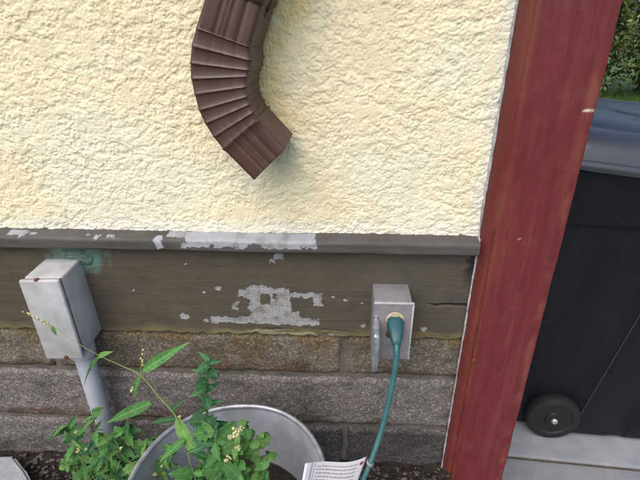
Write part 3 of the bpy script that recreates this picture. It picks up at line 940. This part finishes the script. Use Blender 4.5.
# ------------------------------------------------------------------ teal extension cord
cord = thing('extension_cord', (cxo, YO, czo), 'teal green extension cord plugged into the outlet box, with a paper tag', 'cord')
bm = bmesh.new()
rows = []
for (y, hw, hh, dz) in ((0.0015, 0.0125, 0.0105, 0), (-0.006, 0.0135, 0.0118, 0), (-0.010, 0.0125, 0.0108, -0.001), (-0.013, 0.0128, 0.0105, -0.002), (-0.026, 0.0100, 0.0088, -0.007), (-0.036, 0.0072, 0.0068, -0.014), (-0.040, 0.0050, 0.0050, -0.018)):
    row = []
    for k in range(20):
        t = 2 * math.pi * k / 20
        cx2 = abs(math.cos(t)) ** 0.6 * math.copysign(1, math.cos(t)); sz2 = abs(math.sin(t)) ** 0.6 * math.copysign(1, math.sin(t))
        row.append(bm.verts.new((cxo + hw * 1.08 * cx2, YO + y * 1.1, czo - 0.004 + hh * 1.0 * sz2 + dz)))
    rows.append(row)
for a, b in zip(rows[:-1], rows[1:]):
    for k in range(20): bm.faces.new((a[k], a[(k + 1) % 20], b[(k + 1) % 20], b[k]))
bm.faces.new(rows[0]); bm.faces.new(rows[-1])
plug = bmobj('plug', bm, M['teal'], cord, angle=50)
for dx in (-0.006, 0.006):
    box('prong', (cxo + dx - 0.0008, YO - 0.001, czo - 0.003), (cxo + dx + 0.0008, YO + 0.008, czo + 0.003), M['bright_metal'], plug, 0.0002, 1)
for k in range(3):                                             # moulded finger grips
    yy = YO - 0.017 - 0.0055 * k; hw = 0.0118 - 0.0016 * k
    box('grip', (cxo - hw, yy - 0.0012, czo - 0.011 - 0.003 * k - 0.004), (cxo + hw, yy + 0.0012, czo + 0.0035 - 0.003 * k - 0.002), M['teal'], plug, 0.001, 2)
pe = Vector((cxo, YO - 0.043, czo - 0.022))
cpts = [pe + Vector((0, 0.006, 0.003)), pe + Vector((0, -0.004, -0.006)), pe + Vector((0, -0.008, -0.018))]
for (px, py, yy) in ((393.5, 378, -0.137), (388, 405, -0.150), (381, 432, -0.168), (372, 458, -0.190), (361, 484, -0.215), (345, 515, -0.24), (325, 560, -0.27)):
    cpts.append(pix(px, py, yy))
cpts[-1].z = Z_SOIL + 0.018
cpts.append(Vector((cpts[-1].x - 0.12, cpts[-1].y - 0.10, Z_SOIL + 0.014)))
cpts.append(Vector((cpts[-1].x - 0.2, cpts[-1].y - 0.25, Z_SOIL + 0.014)))
tube('cable', cpts, 0.0048, M['cable'], cord, 14)
for k in range(4):                                             # strain relief rings
    p = cpts[0].lerp(cpts[2], 0.25 + k * 0.22)
    bm = bmesh.new()
    bmesh.ops.create_cone(bm, cap_ends=True, segments=16, radius1=0.0066 - 0.0003 * k, radius2=0.0064 - 0.0003 * k, depth=0.0032)
    d = (cpts[2] - cpts[0]).normalized()
    bmobj('strain_relief', bm, M['teal'], plug, Matrix.Translation(p) @ d.to_track_quat('Z', 'Y').to_matrix().to_4x4())

# paper warning tag with printed lines
tagm = NT('printed_paper')
uvn = tagm.n('Attribute'); uvn.attribute_name = 'uvp'
sepx = tagm.n('SeparateXYZ'); tagm.l(uvn.outputs['Vector'], sepx.inputs[0])


def mth(op, a, b=None, nt=tagm):
    x = nt.n('Math', operation=op)
    for i, s in enumerate((a, b)):
        if s is None: continue
        if hasattr(s, 'links'): nt.l(s, x.inputs[i])
        else: x.inputs[i].default_value = s
    return x.outputs[0]


u_, v_ = sepx.outputs[0], sepx.outputs[1]
lines = mth('GREATER_THAN', mth('FRACT', mth('MULTIPLY', v_, 9.0)), 0.55)
cmb = tagm.n('CombineXYZ'); tagm.l(mth('MULTIPLY', u_, 60.0), cmb.inputs[0]); tagm.l(mth('FLOOR', mth('MULTIPLY', v_, 9.0)), cmb.inputs[1])
wn_ = tagm.n('TexNoise'); wn_.inputs['Scale'].default_value = 1.0; tagm.l(cmb.outputs[0], wn_.inputs['Vector'])
words = mth('MULTIPLY', lines, mth('GREATER_THAN', wn_.outputs[0], 0.47))
inner = mth('MULTIPLY', mth('MULTIPLY', mth('GREATER_THAN', u_, 0.17), mth('LESS_THAN', u_, 0.86)), mth('MULTIPLY', mth('GREATER_THAN', v_, 0.07), mth('LESS_THAN', v_, 0.88)))
rule = mth('MULTIPLY', mth('GREATER_THAN', u_, 0.085), mth('LESS_THAN', u_, 0.115))
rule2 = mth('MULTIPLY', mth('GREATER_THAN', u_, 0.135), mth('LESS_THAN', u_, 0.15))
ccol = tagm.mix((0.80, 0.78, 0.78), (0.42, 0.30, 0.33), mth('MULTIPLY', words, inner))
ccol = tagm.mix(ccol, (0.45, 0.47, 0.52), mth('MAXIMUM', rule, rule2))
du = mth('SUBTRACT', u_, 0.93); dv = mth('SUBTRACT', v_, 0.85)
dot = mth('LESS_THAN', mth('ADD', mth('MULTIPLY', mth('MULTIPLY', du, du), 2.2), mth('MULTIPLY', dv, dv)), 0.0028)
ccol = tagm.mix(ccol, (0.45, 0.03, 0.04), dot)
tagm.base(ccol); tagm.rough(0.55)
c00 = pix(300, 494, -0.320); c01 = pix(305.5, 463.5, -0.292); c11 = pix(367, 456.5, -0.200); c10 = pix(354, 492, -0.245)
n1, n2 = 28, 16
V = np.zeros((n2, n1, 3)); UV = np.zeros((n2, n1, 3))
for j in range(n2):
    for i in range(n1):
        u, v = i / (n1 - 1), j / (n2 - 1)
        p = (c00.lerp(c10, u)).lerp(c01.lerp(c11, u), v)
        p.z -= 0.0055 * math.sin(math.pi * u); p.y += 0.003 * math.sin(math.pi * 2 * u)
        V[j, i] = p; UV[j, i] = (u, v, 0)
tg = gridmesh('tag', V, tagm.m, cord)
at = tg.data.attributes.new('uvp', 'FLOAT_VECTOR', 'POINT'); at.data.foreach_set('vector', UV.reshape(-1).astype(np.float32))
md = tg.modifiers.new('paper', 'SOLIDIFY'); md.thickness = 0.0004
tg['label'] = 'white printed paper warning tag'
tp = pix(370, 463, -0.195)
lathe('tie', [(0.0052, -0.002), (0.0066, -0.002), (0.0066, 0.002), (0.0052, 0.002)], M['caulk'], cord, 20,
      Matrix.Translation(tp) @ Matrix.Rotation(R(28), 4, 'Y') @ Matrix.Rotation(R(-12), 4, 'X'), cap=False)

# ------------------------------------------------------------------ round metal tub
ZR = 0.205
tc_ = pixz(228, 478, ZR)
RT = 0.157
tub = thing('metal_tub', (tc_.x, tc_.y, Z_SOIL), 'round grey galvanised metal tub full of weeds against the foundation', 'tub')
dent = lambda t, z: 0.0022 * math.sin(2 * t + 0.6) + 0.0012 * math.sin(5 * t + z * 9)
h = ZR - Z_SOIL
lathe('basin', [(0.120, 0.0), (0.124, 0.004), (0.130, 0.06), (0.142, 0.15), (0.147, 0.16), (0.145, 0.17), (0.154, h - 0.004), (0.1525, h - 0.002), (0.142, 0.17), (0.128, 0.06), (0.118, 0.008)],
      M['tub'], tub, 96, Matrix.Translation(Vector((tc_.x, tc_.y, Z_SOIL))), dent)
rim = [(0.154 + 0.0042 * math.cos(a), h + 0.0048 * math.sin(a)) for a in np.linspace(-math.pi, math.pi, 13)]
lathe('rim', rim, M['tub_rim'], tub, 96, Matrix.Translation(Vector((tc_.x, tc_.y, Z_SOIL))), dent, cap=False)
for s in (-1, 1):
    a0 = R(200) if s < 0 else R(-20)
    pts = []
    for k in range(9):
        a = a0 + (k / 8 - 0.5) * 0.55
        zz_ = ZR - 0.035 - 0.030 * math.sin(k / 8 * math.pi)
        rr_ = 0.156 + 0.014 * math.sin(k / 8 * math.pi)
        pts.append((tc_.x + rr_ * math.cos(a), tc_.y + rr_ * math.sin(a), zz_))
    tube('handle', pts, 0.0035, M['tub_rim'], tub, 8)
ZI = ZR - 0.125
X = np.zeros((20, 64, 3))
for i in range(20):
    for k in range(64):
        r_ = 0.1375 * i / 19; t = 2 * math.pi * k / 63
        x, y = r_ * math.cos(t), r_ * math.sin(t)
        X[i, k] = (tc_.x + x, tc_.y + y, ZI + 0.008 * float(fbm(np.array(x * 25), np.array(y * 25), 361, 3)) * (1 - i / 22))
tag(gridmesh('potting_soil', X, M['soil'], None, flip=True), 'dark soil filling the round metal tub', 'soil')

# ------------------------------------------------------------------ weeds
def leaf_mesh(name, L, W, kind='lance', seed=0):
    rnd = random.Random(seed)
    n = 9; verts = []; faces = []
    for i in range(n):
        t = i / (n - 1)
        if kind == 'lance': w = W * (math.sin(math.pi * min(1, t * 0.96 + 0.04) ** 0.75)) ** 0.9 * (1 - 0.25 * t)
        elif kind == 'oval': w = W * math.sin(math.pi * (0.05 + 0.93 * t)) ** 0.65
        else: w = W * math.sin(math.pi * (0.04 + 0.95 * t ** 0.8)) ** 0.8 * (1 + 0.22 * (1 if i % 2 else -1))
        w = max(w, 0.0004)
        bend = -0.30 * L * t * t + 0.10 * L * t
        for s, k in ((-1, 1.0), (-0.5, 0.5), (0, 0), (0.5, 0.5), (1, 1.0)):
            verts.append((L * t, s * w, bend + 0.30 * w * abs(s) + 0.08 * w * math.sin(t * 9 + s * 2 + seed)))
    for i in range(n - 1):
        for k in range(4):
            faces.append((i * 5 + k, i * 5 + k + 1, i * 5 + k + 6, i * 5 + k + 5))
    me = bpy.data.meshes.new(name); me.from_pydata(verts, [], faces)
    for p in me.polygons: p.use_smooth = True
    return me


def mesh_mat(me, m): me.materials.append(m); return me


LM = {
    'lance_a': mesh_mat(leaf_mesh('lance', 1, 0.125, 'lance', 1), M['leaf_a']),
    'lance_c': mesh_mat(leaf_mesh('lance', 1, 0.13, 'lance', 2), M['leaf_c']),
    'lance_b': mesh_mat(leaf_mesh('lance', 1, 0.15, 'lance', 3), M['leaf_b']),
    'oval_a': mesh_mat(leaf_mesh('oval', 1, 0.34, 'oval', 4), M['leaf_a']),
    'oval_c': mesh_mat(leaf_mesh('oval', 1, 0.36, 'oval', 5), M['leaf_c']),
    'tooth_a': mesh_mat(leaf_mesh('tooth', 1, 0.26, 'tooth', 6), M['leaf_a']),
    'tooth_b': mesh_mat(leaf_mesh('tooth', 1, 0.27, 'tooth', 7), M['leaf_b']),
    'tooth_c': mesh_mat(leaf_mesh('tooth', 1, 0.24, 'tooth', 8), M['leaf_c']),
}


def leaf(parent, kind, base, direction, L, up=None, roll=0.0, wide=1.0):
    d = Vector(direction).normalized()
    u = Vector(up) if up is not None else Vector((0.0, -0.55, 0.83))
    s = u.cross(d)
    if s.length < 0.05: s = Vector((1, 0, 0)).cross(d)
    s.normalize(); nrm = d.cross(s)
    m = Matrix((d, s, nrm)).transposed().to_4x4()
    w = Matrix.Translation(Vector(base)) @ m @ Matrix.Rotation(roll, 4, 'X') @ Matrix.Diagonal((L, L * wide, L, 1))
    o = bpy.data.objects.new('leaf', LM[kind]); col.objects.link(o)
    setparent(o, parent, w)
    return o


def flower(parent, p, r, n=14):
    bm = bmesh.new()
    for k in range(n):
        d = Vector((random.gauss(0, 1), random.gauss(0, 1), random.gauss(0, 1))).normalized() * r * random.uniform(0.3, 1.0)
        q = bmesh.ops.create_icosphere(bm, subdivisions=1, radius=r * random.uniform(0.24, 0.4))
        for v in q['verts']: v.co += d + Vector(p)
    return bmobj('flower_head', bm, M['flower'], parent, angle=60)


def buds(parent, p, q, n=6, r=0.0016):
    bm = bmesh.new(); p = Vector(p); q = Vector(q)
    for k in range(n):
        c = p.lerp(q, (k + 0.5) / n) + Vector((random.uniform(-r, r), random.uniform(-r, r), random.uniform(-r, r)))
        s = bmesh.ops.create_icosphere(bm, subdivisions=1, radius=r * random.uniform(0.8, 1.3))
        for v in s['verts']: v.co = Vector((v.co.x, v.co.y, v.co.z * 1.2)) + c
    return bmobj('flower_spike', bm, M['flower'], parent, angle=60)


# long arching smartweed: stem runs from the tub up left and across the grey box
YA = -0.17
A = [(196, 486, -0.27), (186, 446, -0.24), (176, 417, -0.215), (160, 398, -0.20), (140, 375, -0.185), (122, 366, -0.175), (98, 355, -0.165), (74, 341, -0.15), (52, 326, -0.135), (34, 318, -0.13), (23, 312, -0.128)]
A3 = [pix(*p) for p in A]
wa = thing('weed', A3[0], 'long arching weed with narrow leaves reaching from the tub across the grey box', 'weed', 'weeds around the tub')
tube('stem', A3, [0.0012, 0.0012, 0.0013, 0.0014, 0.0013, 0.0008, 0.0006, 0.00045, 0.0004, 0.0004, 0.0003], M['stem'], wa, 7)


def pleaf(par, kind, a, b, ya, yb, wide=1.0, roll=0.0, up=None):
    p = pix(a[0], a[1], ya); q = pix(b[0], b[1], yb)
    return leaf(par, kind, p, q - p + Vector((0, 0, (q - p).length * 0.10)), (q - p).length, up, roll, wide)


pleaf(wa, 'lance_a', (143, 371), (186, 347), -0.185, -0.185, 0.85, 0.3)
pleaf(wa, 'lance_c', (177, 419), (199, 466), -0.215, -0.26, 1.05, 0.2)
pleaf(wa, 'lance_a', (151, 403), (104, 427), -0.20, -0.22, 0.95, -0.2)
pleaf(wa, 'lance_a', (101, 356), (79, 387), -0.165, -0.18, 0.8, 0.5)
pleaf(wa, 'lance_c', (98, 357), (112, 352), -0.165, -0.165, 1.5)
pleaf(wa, 'lance_c', (52, 326), (56, 336), -0.135, -0.14, 1.5)
pleaf(wa, 'lance_a', (140, 377), (132, 398), -0.185, -0.20, 1.3)
pleaf(wa, 'lance_b', (176, 419), (150, 424), -0.215, -0.22, 0.9)
pleaf(wa, 'lance_b', (170, 412), (185, 400), -0.21, -0.20, 1.1)
pleaf(wa, 'lance_a', (184, 440), (160, 462), -0.24, -0.27, 1.3)
for a, b in (((142, 366), (142, 349)), ((134, 386), (131, 393)), ((38, 320), (23, 311)), ((50, 326), (42, 321))):
    buds(wa, pix(*a, -0.18 if a[0] > 100 else -0.132), pix(*b, -0.18 if a[0] > 100 else -0.130), 7, 0.0019)
tube('stem', [pix(141, 376, -0.185), pix(141, 366, -0.18), pix(142, 350, -0.18)], [0.0012, 0.001, 0.0006], M['stem'], wa, 6)
flower(wa, pix(179, 417, -0.222), 0.0042, 8)

# dark upright weed in the middle of the tub
B = [(213, 500, -0.262), (211, 470, -0.255), (208, 440, -0.245), (207, 410, -0.238), (206, 385, -0.232), (209, 366, -0.228), (211, 352, -0.226)]
B3 = [pix(*p) for p in B]
wb = thing('weed', B3[0], 'dark green upright weed with whorled leaves standing in the middle of the tub', 'weed', 'weeds around the tub')
tube('stem', B3, [0.0026, 0.0024, 0.0022, 0.0019, 0.0016, 0.0011, 0.0006], M['stem_dark'], wb, 7)
rb = random.Random(3)
for i in range(36):
    t = i / 35
    k = t * 5.4; j = int(min(k, 5)); p = B3[j].lerp(B3[j + 1], k - j)
    a = i * 2.4 + rb.uniform(-0.4, 0.4)
    L = (0.044 - 0.026 * t) * rb.uniform(0.75, 1.2)
    leaf(wb, rb.choice(['lance_b', 'lance_b', 'tooth_b']), p, (math.cos(a), math.sin(a) * 0.8 - 0.1, rb.uniform(-0.45, 0.35) + 0.25 * t), L, None, rb.uniform(-0.4, 0.4), rb.uniform(1.0, 1.5))

def bushy(name_label, stems, nleaf, kinds, Lr, seed, wide=(0.9, 1.3), flowers=(), tdark=False):
    rr = random.Random(seed)
    base = stems[0][0]
    w = thing('weed', base, name_label, 'weed', 'weeds around the tub')
    for s in stems:
        tube('stem', s, [0.0019 - 0.0012 * k / (len(s) - 1) for k in range(len(s))], M['stem_dark'] if tdark else M['stem'], w, 6)
    for i in range(nleaf):
        s = stems[i % len(stems)]
        t = (0.22 + 0.78 * rr.random()) * (len(s) - 1); j = min(int(t), len(s) - 2)
        p = s[j].lerp(s[j + 1], t - j)
        a = rr.uniform(0, 6.283)
        leaf(w, rr.choice(kinds), p, (math.cos(a), math.sin(a) * 0.75 - 0.15, rr.uniform(-0.5, 0.55)), rr.uniform(*Lr), None, rr.uniform(-0.5, 0.5), rr.uniform(*wide))
    for (f, r_) in flowers: flower(w, f, r_)
    return w


def S(*pts): return [pix(*p) for p in pts]


# round-leaved plant on the right of the tub
bushy('bright green round-leaved weed with cream flower heads on the right side of the tub',
      [S((244, 500, -0.27), (243, 470, -0.26), (245, 445, -0.25), (246, 420, -0.245)), S((246, 500, -0.27), (254, 470, -0.262), (259, 450, -0.255), (262, 432, -0.25)),
       S((240, 500, -0.27), (231, 475, -0.265), (226, 458, -0.26), (222, 446, -0.255)), S((248, 502, -0.275), (256, 486, -0.275), (264, 470, -0.27), (268, 455, -0.265)),
       S((240, 502, -0.28), (240, 480, -0.28), (238, 462, -0.275), (237, 442, -0.27))],
      150, ['oval_a', 'oval_c', 'oval_c', 'oval_a', 'tooth_c'], (0.010, 0.021), 11, (0.9, 1.3),
      [(pix(236, 433, -0.285), 0.0075), (pix(241, 430, -0.28), 0.005), (pix(231, 437, -0.28), 0.0045), (pix(228, 459, -0.29), 0.0055), (pix(238, 448, -0.285), 0.004)])
# broad-leaved weed low in the tub, between the two
bushy('broad-leaved green weed low in the tub under the hanging narrow leaf',
      [S((222, 500, -0.275), (219, 470, -0.275), (216, 448, -0.27), (214, 430, -0.262)), S((224, 500, -0.28), (226, 480, -0.285), (224, 462, -0.28)), S((200, 500, -0.28), (196, 482, -0.28), (192, 468, -0.275))],
      40, ['tooth_a', 'lance_a', 'tooth_a', 'lance_b'], (0.024, 0.044), 12, (0.9, 1.3))
# leafy weed on the left, in front of the conduit
bushy('leafy weed with toothed leaves growing in front of the grey conduit',
      [S((105, 500, -0.15), (103, 470, -0.14), (98, 440, -0.13), (92, 412, -0.125)), S((106, 500, -0.15), (116, 470, -0.145), (124, 445, -0.14), (128, 418, -0.135)),
       S((100, 500, -0.15), (86, 470, -0.14), (74, 445, -0.13), (66, 425, -0.125)), S((108, 502, -0.16), (112, 478, -0.16), (108, 455, -0.15), (112, 432, -0.145)),
       S((110, 502, -0.16), (132, 476, -0.16), (142, 456, -0.155), (148, 438, -0.15))],
      210, ['tooth_a', 'tooth_a', 'tooth_b', 'tooth_c', 'lance_a', 'lance_c'], (0.016, 0.036), 13, (0.6, 1.1),
      [(pix(76, 432, -0.15), 0.0035), (pix(78, 451, -0.155), 0.0042), (pix(121, 448, -0.165), 0.004), (pix(86, 449, -0.16), 0.003)])
bushy('low feathery weed at the left foot of the tub',
      [S((150, 505, -0.22), (156, 482, -0.215), (166, 462, -0.21), (172, 448, -0.205)), S((148, 505, -0.22), (140, 484, -0.21), (132, 468, -0.20)), S((152, 507, -0.23), (172, 490, -0.23), (184, 474, -0.225)),
       S((140, 507, -0.2), (118, 490, -0.19), (96, 472, -0.18))],
      140, ['tooth_a', 'lance_a', 'tooth_c', 'lance_c', 'tooth_b'], (0.012, 0.028), 14, (0.6, 1.1),
      [(pix(155, 474, -0.23), 0.0035), (pix(162, 466, -0.23), 0.003)])
bushy('small yellow-green weed sprouting beside the flat stone',
      [S((82, 502, -0.15), (76, 482, -0.145), (70, 468, -0.14), (64, 458, -0.135)), S((82, 502, -0.15), (88, 484, -0.15), (92, 470, -0.145))],
      34, ['tooth_c', 'lance_c', 'oval_a'], (0.012, 0.024), 15)

# ------------------------------------------------------------------ black wheeled bin
WR = 0.071
wc = pixz(551, 413, Z_CONC + WR)
brot = R(-4.2)
BW = Matrix.Translation(Vector((wc.x, wc.y, Z_CONC))) @ Matrix.Rotation(brot, 4, 'Z')      # local: x along the wall, y away from camera, origin under the wheel face
bn = thing('wheeled_bin', (wc.x, wc.y, Z_CONC), 'black plastic wheeled bin with a grey lid standing behind the red corner board', 'bin')


def rrect(x0, x1, y0, y1, r, n=6):
    pts = []
    for (cx, cy, a0) in ((x0 + r, y0 + r, math.pi), (x1 - r, y0 + r, 1.5 * math.pi), (x1 - r, y1 - r, 0), (x0 + r, y1 - r, 0.5 * math.pi)):
        for k in range(n):
            a = a0 + math.pi / 2 * k / (n - 1)
            pts.append((cx + r * math.cos(a), cy + r * math.sin(a)))
    return pts


def body_ring(z, t, grow=0.0):
    x0 = -0.115 - 0.035 * t - grow; x1 = 0.46 + 0.05 * t + grow
    y0 = -0.012 - 0.020 * t - grow; y1 = 0.47 + 0.06 * t + grow
    pts = rrect(x0, x1, y0, y1, 0.045, 6)
    # near side gets extra points for the moulded step
    near = []
    xs_ = 0.055 + 0.125 * t                                     # step position drifts towards the front going up
    for (x, dy) in ((x0 + 0.06, 0.028), (xs_ - 0.03, 0.024), (xs_ - 0.006, 0.008), (xs_, 0.0), (xs_ + 0.02, 0.0), (xs_ + 0.10, 0.0), (xs_ + 0.105, 0.003), (xs_ + 0.14, 0.003), (xs_ + 0.145, 0.0)):
        near.append((x, y0 + dy * max(0.12, 1 - 1.6 * t)))
    pts = [(x, y + (0.026 * max(0.12, 1 - 1.6 * t) * (1 if i < 6 else 0))) for i, (x, y) in enumerate(pts)]
    ring = pts[:6] + near + pts[6:]
    return [(x, y, z) for x, y in ring]


rings = []
HB = 0.80
for z in (0.012, 0.02, 0.08, 0.16, 0.26, 0.38, 0.50, 0.60, 0.655):
    rings.append(body_ring(z, z / HB, -0.004 if z < 0.015 else 0))
for z, gq in ((0.660, 0.010), (0.668, 0.013), (0.76, 0.015), (0.775, 0.020), (0.785, 0.020)):
    rings.append(body_ring(z, z / HB, gq))
n = len(rings[0]); verts = [p for r_ in rings for p in r_]; faces = []
for i in range(len(rings) - 1):
    for k in range(n): faces.append((i * n + k, i * n + (k + 1) % n, (i + 1) * n + (k + 1) % n, (i + 1) * n + k))
faces.append(tuple(range(n))[::-1]); faces.append(tuple((len(rings) - 1) * n + k for k in range(n)))
meshobj('body', verts, faces, M['bin'], bn, angle=28, world=BW)
# moulded seam running up from the wheel
tube('seam', [BW @ Vector(rings[i][9]) + Vector((0, -0.001, 0)) for i in range(2, 9)], 0.0012, M['axle_dull'], bn, 6, spline=False)
# lid: dropped skirt, rim, domed top with a raised panel
LW = BW @ Matrix.Translation(Vector((-0.16, 0, 0.812))) @ Matrix.Rotation(R(6.0), 4, 'Y')
lx0, lx1, ly0, ly1 = -0.03, 0.72, -0.060, 0.565
rings = []
for (ins, z, rr_) in ((0.012, -0.012, .06), (-0.004, -0.014, .07), (-0.006, -0.004, .07), (-0.002, 0.004, .07), (0.003, 0.006, .07), (0.008, 0.022, .075), (0.017, 0.036, .08), (0.030, 0.047, .09), (0.050, 0.055, .09), (0.070, 0.0585, .09),
                      (0.076, 0.0535, .09), (0.082, 0.0535, .09), (0.090, 0.0600, .09), (0.14, 0.068, .08), (0.20, 0.072, .06), (0.206, 0.067, .05), (0.212, 0.067, .05), (0.219, 0.073, .045), (0.26, 0.0745, .03)):
    rings.append([(x, y, z) for x, y in rrect(lx0 + ins, lx1 - ins, ly0 + ins, ly1 - ins, rr_, 8)])
n = len(rings[0]); verts = [p for r_ in rings for p in r_]; faces = []
for i in range(len(rings) - 1):
    for k in range(n): faces.append((i * n + k, i * n + (k + 1) % n, (i + 1) * n + (k + 1) % n, (i + 1) * n + k))
faces.append(tuple(range(n))[::-1]); faces.append(tuple((len(rings) - 1) * n + k for k in range(n)))
lid = meshobj('lid', verts, faces, M['lid'], bn, angle=45, world=LW)
tube('handle', [BW @ Vector(p) for p in ((-0.15, 0.03, 0.80), (-0.215, 0.03, 0.815), (-0.225, 0.10, 0.815), (-0.225, 0.44, 0.815), (-0.215, 0.51, 0.815), (-0.15, 0.51, 0.80))], 0.011, M['bin'], bn, 12)
for yy, sgn in ((-0.026, 1), (0.528, -1)):
    ww = BW @ Matrix.Translation(Vector((0, yy, WR))) @ Matrix.Rotation(math.pi / 2 * sgn, 4, 'X')
    whl = lathe('wheel', [(0.030, -0.030), (0.046, -0.030), (0.046, -0.004), (0.040, -0.003), (0.034, -0.006), (0.026, -0.006), (0.023, 0.000), (0.016, 0.003), (0.0001, 0.003)], M['hubmat'], bn, 48, ww, angle=30)
    lathe('tyre', [(0.0462, -0.032), (0.060, -0.034), (0.068, -0.031), (WR, -0.024), (WR, -0.008), (0.068, -0.001), (0.060, 0.002), (0.050, 0.001), (0.0462, -0.003)], M['tyre'], whl, 56, ww, angle=40)
    lathe('axle_cap', [(0.0001, 0.002), (0.0085, 0.002), (0.0085, 0.006), (0.006, 0.009), (0.0001, 0.0098)], M['axle'], whl, 20, ww)
tube('axle', [BW @ Vector((0, -0.01, WR)), BW @ Vector((0, 0.51, WR))], 0.008, M['hubmat'], bn, 10, spline=False)

# ------------------------------------------------------------------ shrubs and lawn behind
def shrub(label, x, y, rx, ry, hgt, nleaf, seed):
    rr = random.Random(seed); z0 = Z_CONC - 0.05
    s = thing('shrub', (x, y, z0), label, 'shrub', 'shrubs behind the bin')
    for k in range(5):
        a = k * 1.26 + rr.random(); e = Vector((x + rx * 0.6 * math.cos(a), y + ry * 0.6 * math.sin(a), z0 + hgt * 0.8))
        b_ = Vector((x + 0.1 * math.cos(a), y + 0.1 * math.sin(a), z0))
        tube('trunk', [b_, b_.lerp(e, 0.5) + Vector((rr.uniform(-.1, .1), rr.uniform(-.1, .1), 0.15)), e], [0.05, 0.035, 0.012], M['bark'], s, 8)
    cl = [(Vector((rr.gauss(0, 0.5) * rx, rr.gauss(0, 0.5) * ry, hgt * (0.06 + 0.94 * rr.random()))), rr.uniform(0.16, 0.34)) for _ in range(70)]
    V = []; Fc = []
    for i in range(nleaf):
        c, r_ = cl[i % len(cl)]
        d = Vector((rr.gauss(0, 1), rr.gauss(0, 1), rr.gauss(0, 1))).normalized() * r_ * rr.random() ** 0.4
        p = Vector((x, y, z0)) + c + d
        if p.z < z0 + 0.03: continue
        u = Vector((rr.gauss(0, 1), rr.gauss(0, 1), rr.gauss(0, 1) - 0.3)).normalized(); w_ = u.orthogonal().normalized()
        w_ = (Matrix.Rotation(rr.uniform(0, 6.28), 3, u) @ w_)
        L = rr.uniform(0.045, 0.085)
        b = len(V)
        V += [p - u * L * 0.5, p + w_ * L * 0.28, p + u * L * 0.5, p - w_ * L * 0.28]
        Fc.append((b, b + 1, b + 2, b + 3))
    o = meshobj('crown', V, Fc, M['leaf_bg'], s, smooth=False)
    return s


shrub('loose sunlit green shrub behind the bin at the top right', 3.0, 5.6, 0.75, 0.6, 2.2, 9000, 21)
shrub('dark dense shrub behind the bin, next to the sunlit one', 4.1, 5.9, 0.85, 0.6, 2.0, 9000, 22)
shrub('tall shrub at the far end of the lawn, mostly hidden by the red board', 1.9, 6.2, 0.8, 0.6, 2.6, 9000, 23)
shrub('broad shrub at the right end of the hedge', 5.3, 5.8, 0.9, 0.6, 2.3, 9000, 24)
V = []; Fc = []
rg = random.Random(5)
for i in range(16000):
    x = rg.uniform(1.3, 5.5); y = rg.uniform(3.5, 6.2); a = rg.uniform(0, 6.28); h_ = rg.uniform(0.04, 0.10); z0 = Z_CONC - 0.05
    dx, dy = 0.004 * math.cos(a), 0.004 * math.sin(a); lx, ly = rg.gauss(0, 0.02), rg.gauss(0, 0.02)
    b = len(V)
    V += [(x - dx, y - dy, z0), (x + dx, y + dy, z0), (x + lx, y + ly, z0 + h_)]
    Fc.append((b, b + 1, b + 2))
tag(meshobj('grass', V, Fc, leaf_mat('grass_blade', (0.06, 0.15, 0.03), (0.12, 0.22, 0.05), 3), smooth=False), 'short green lawn grass behind the bin', kind='stuff')
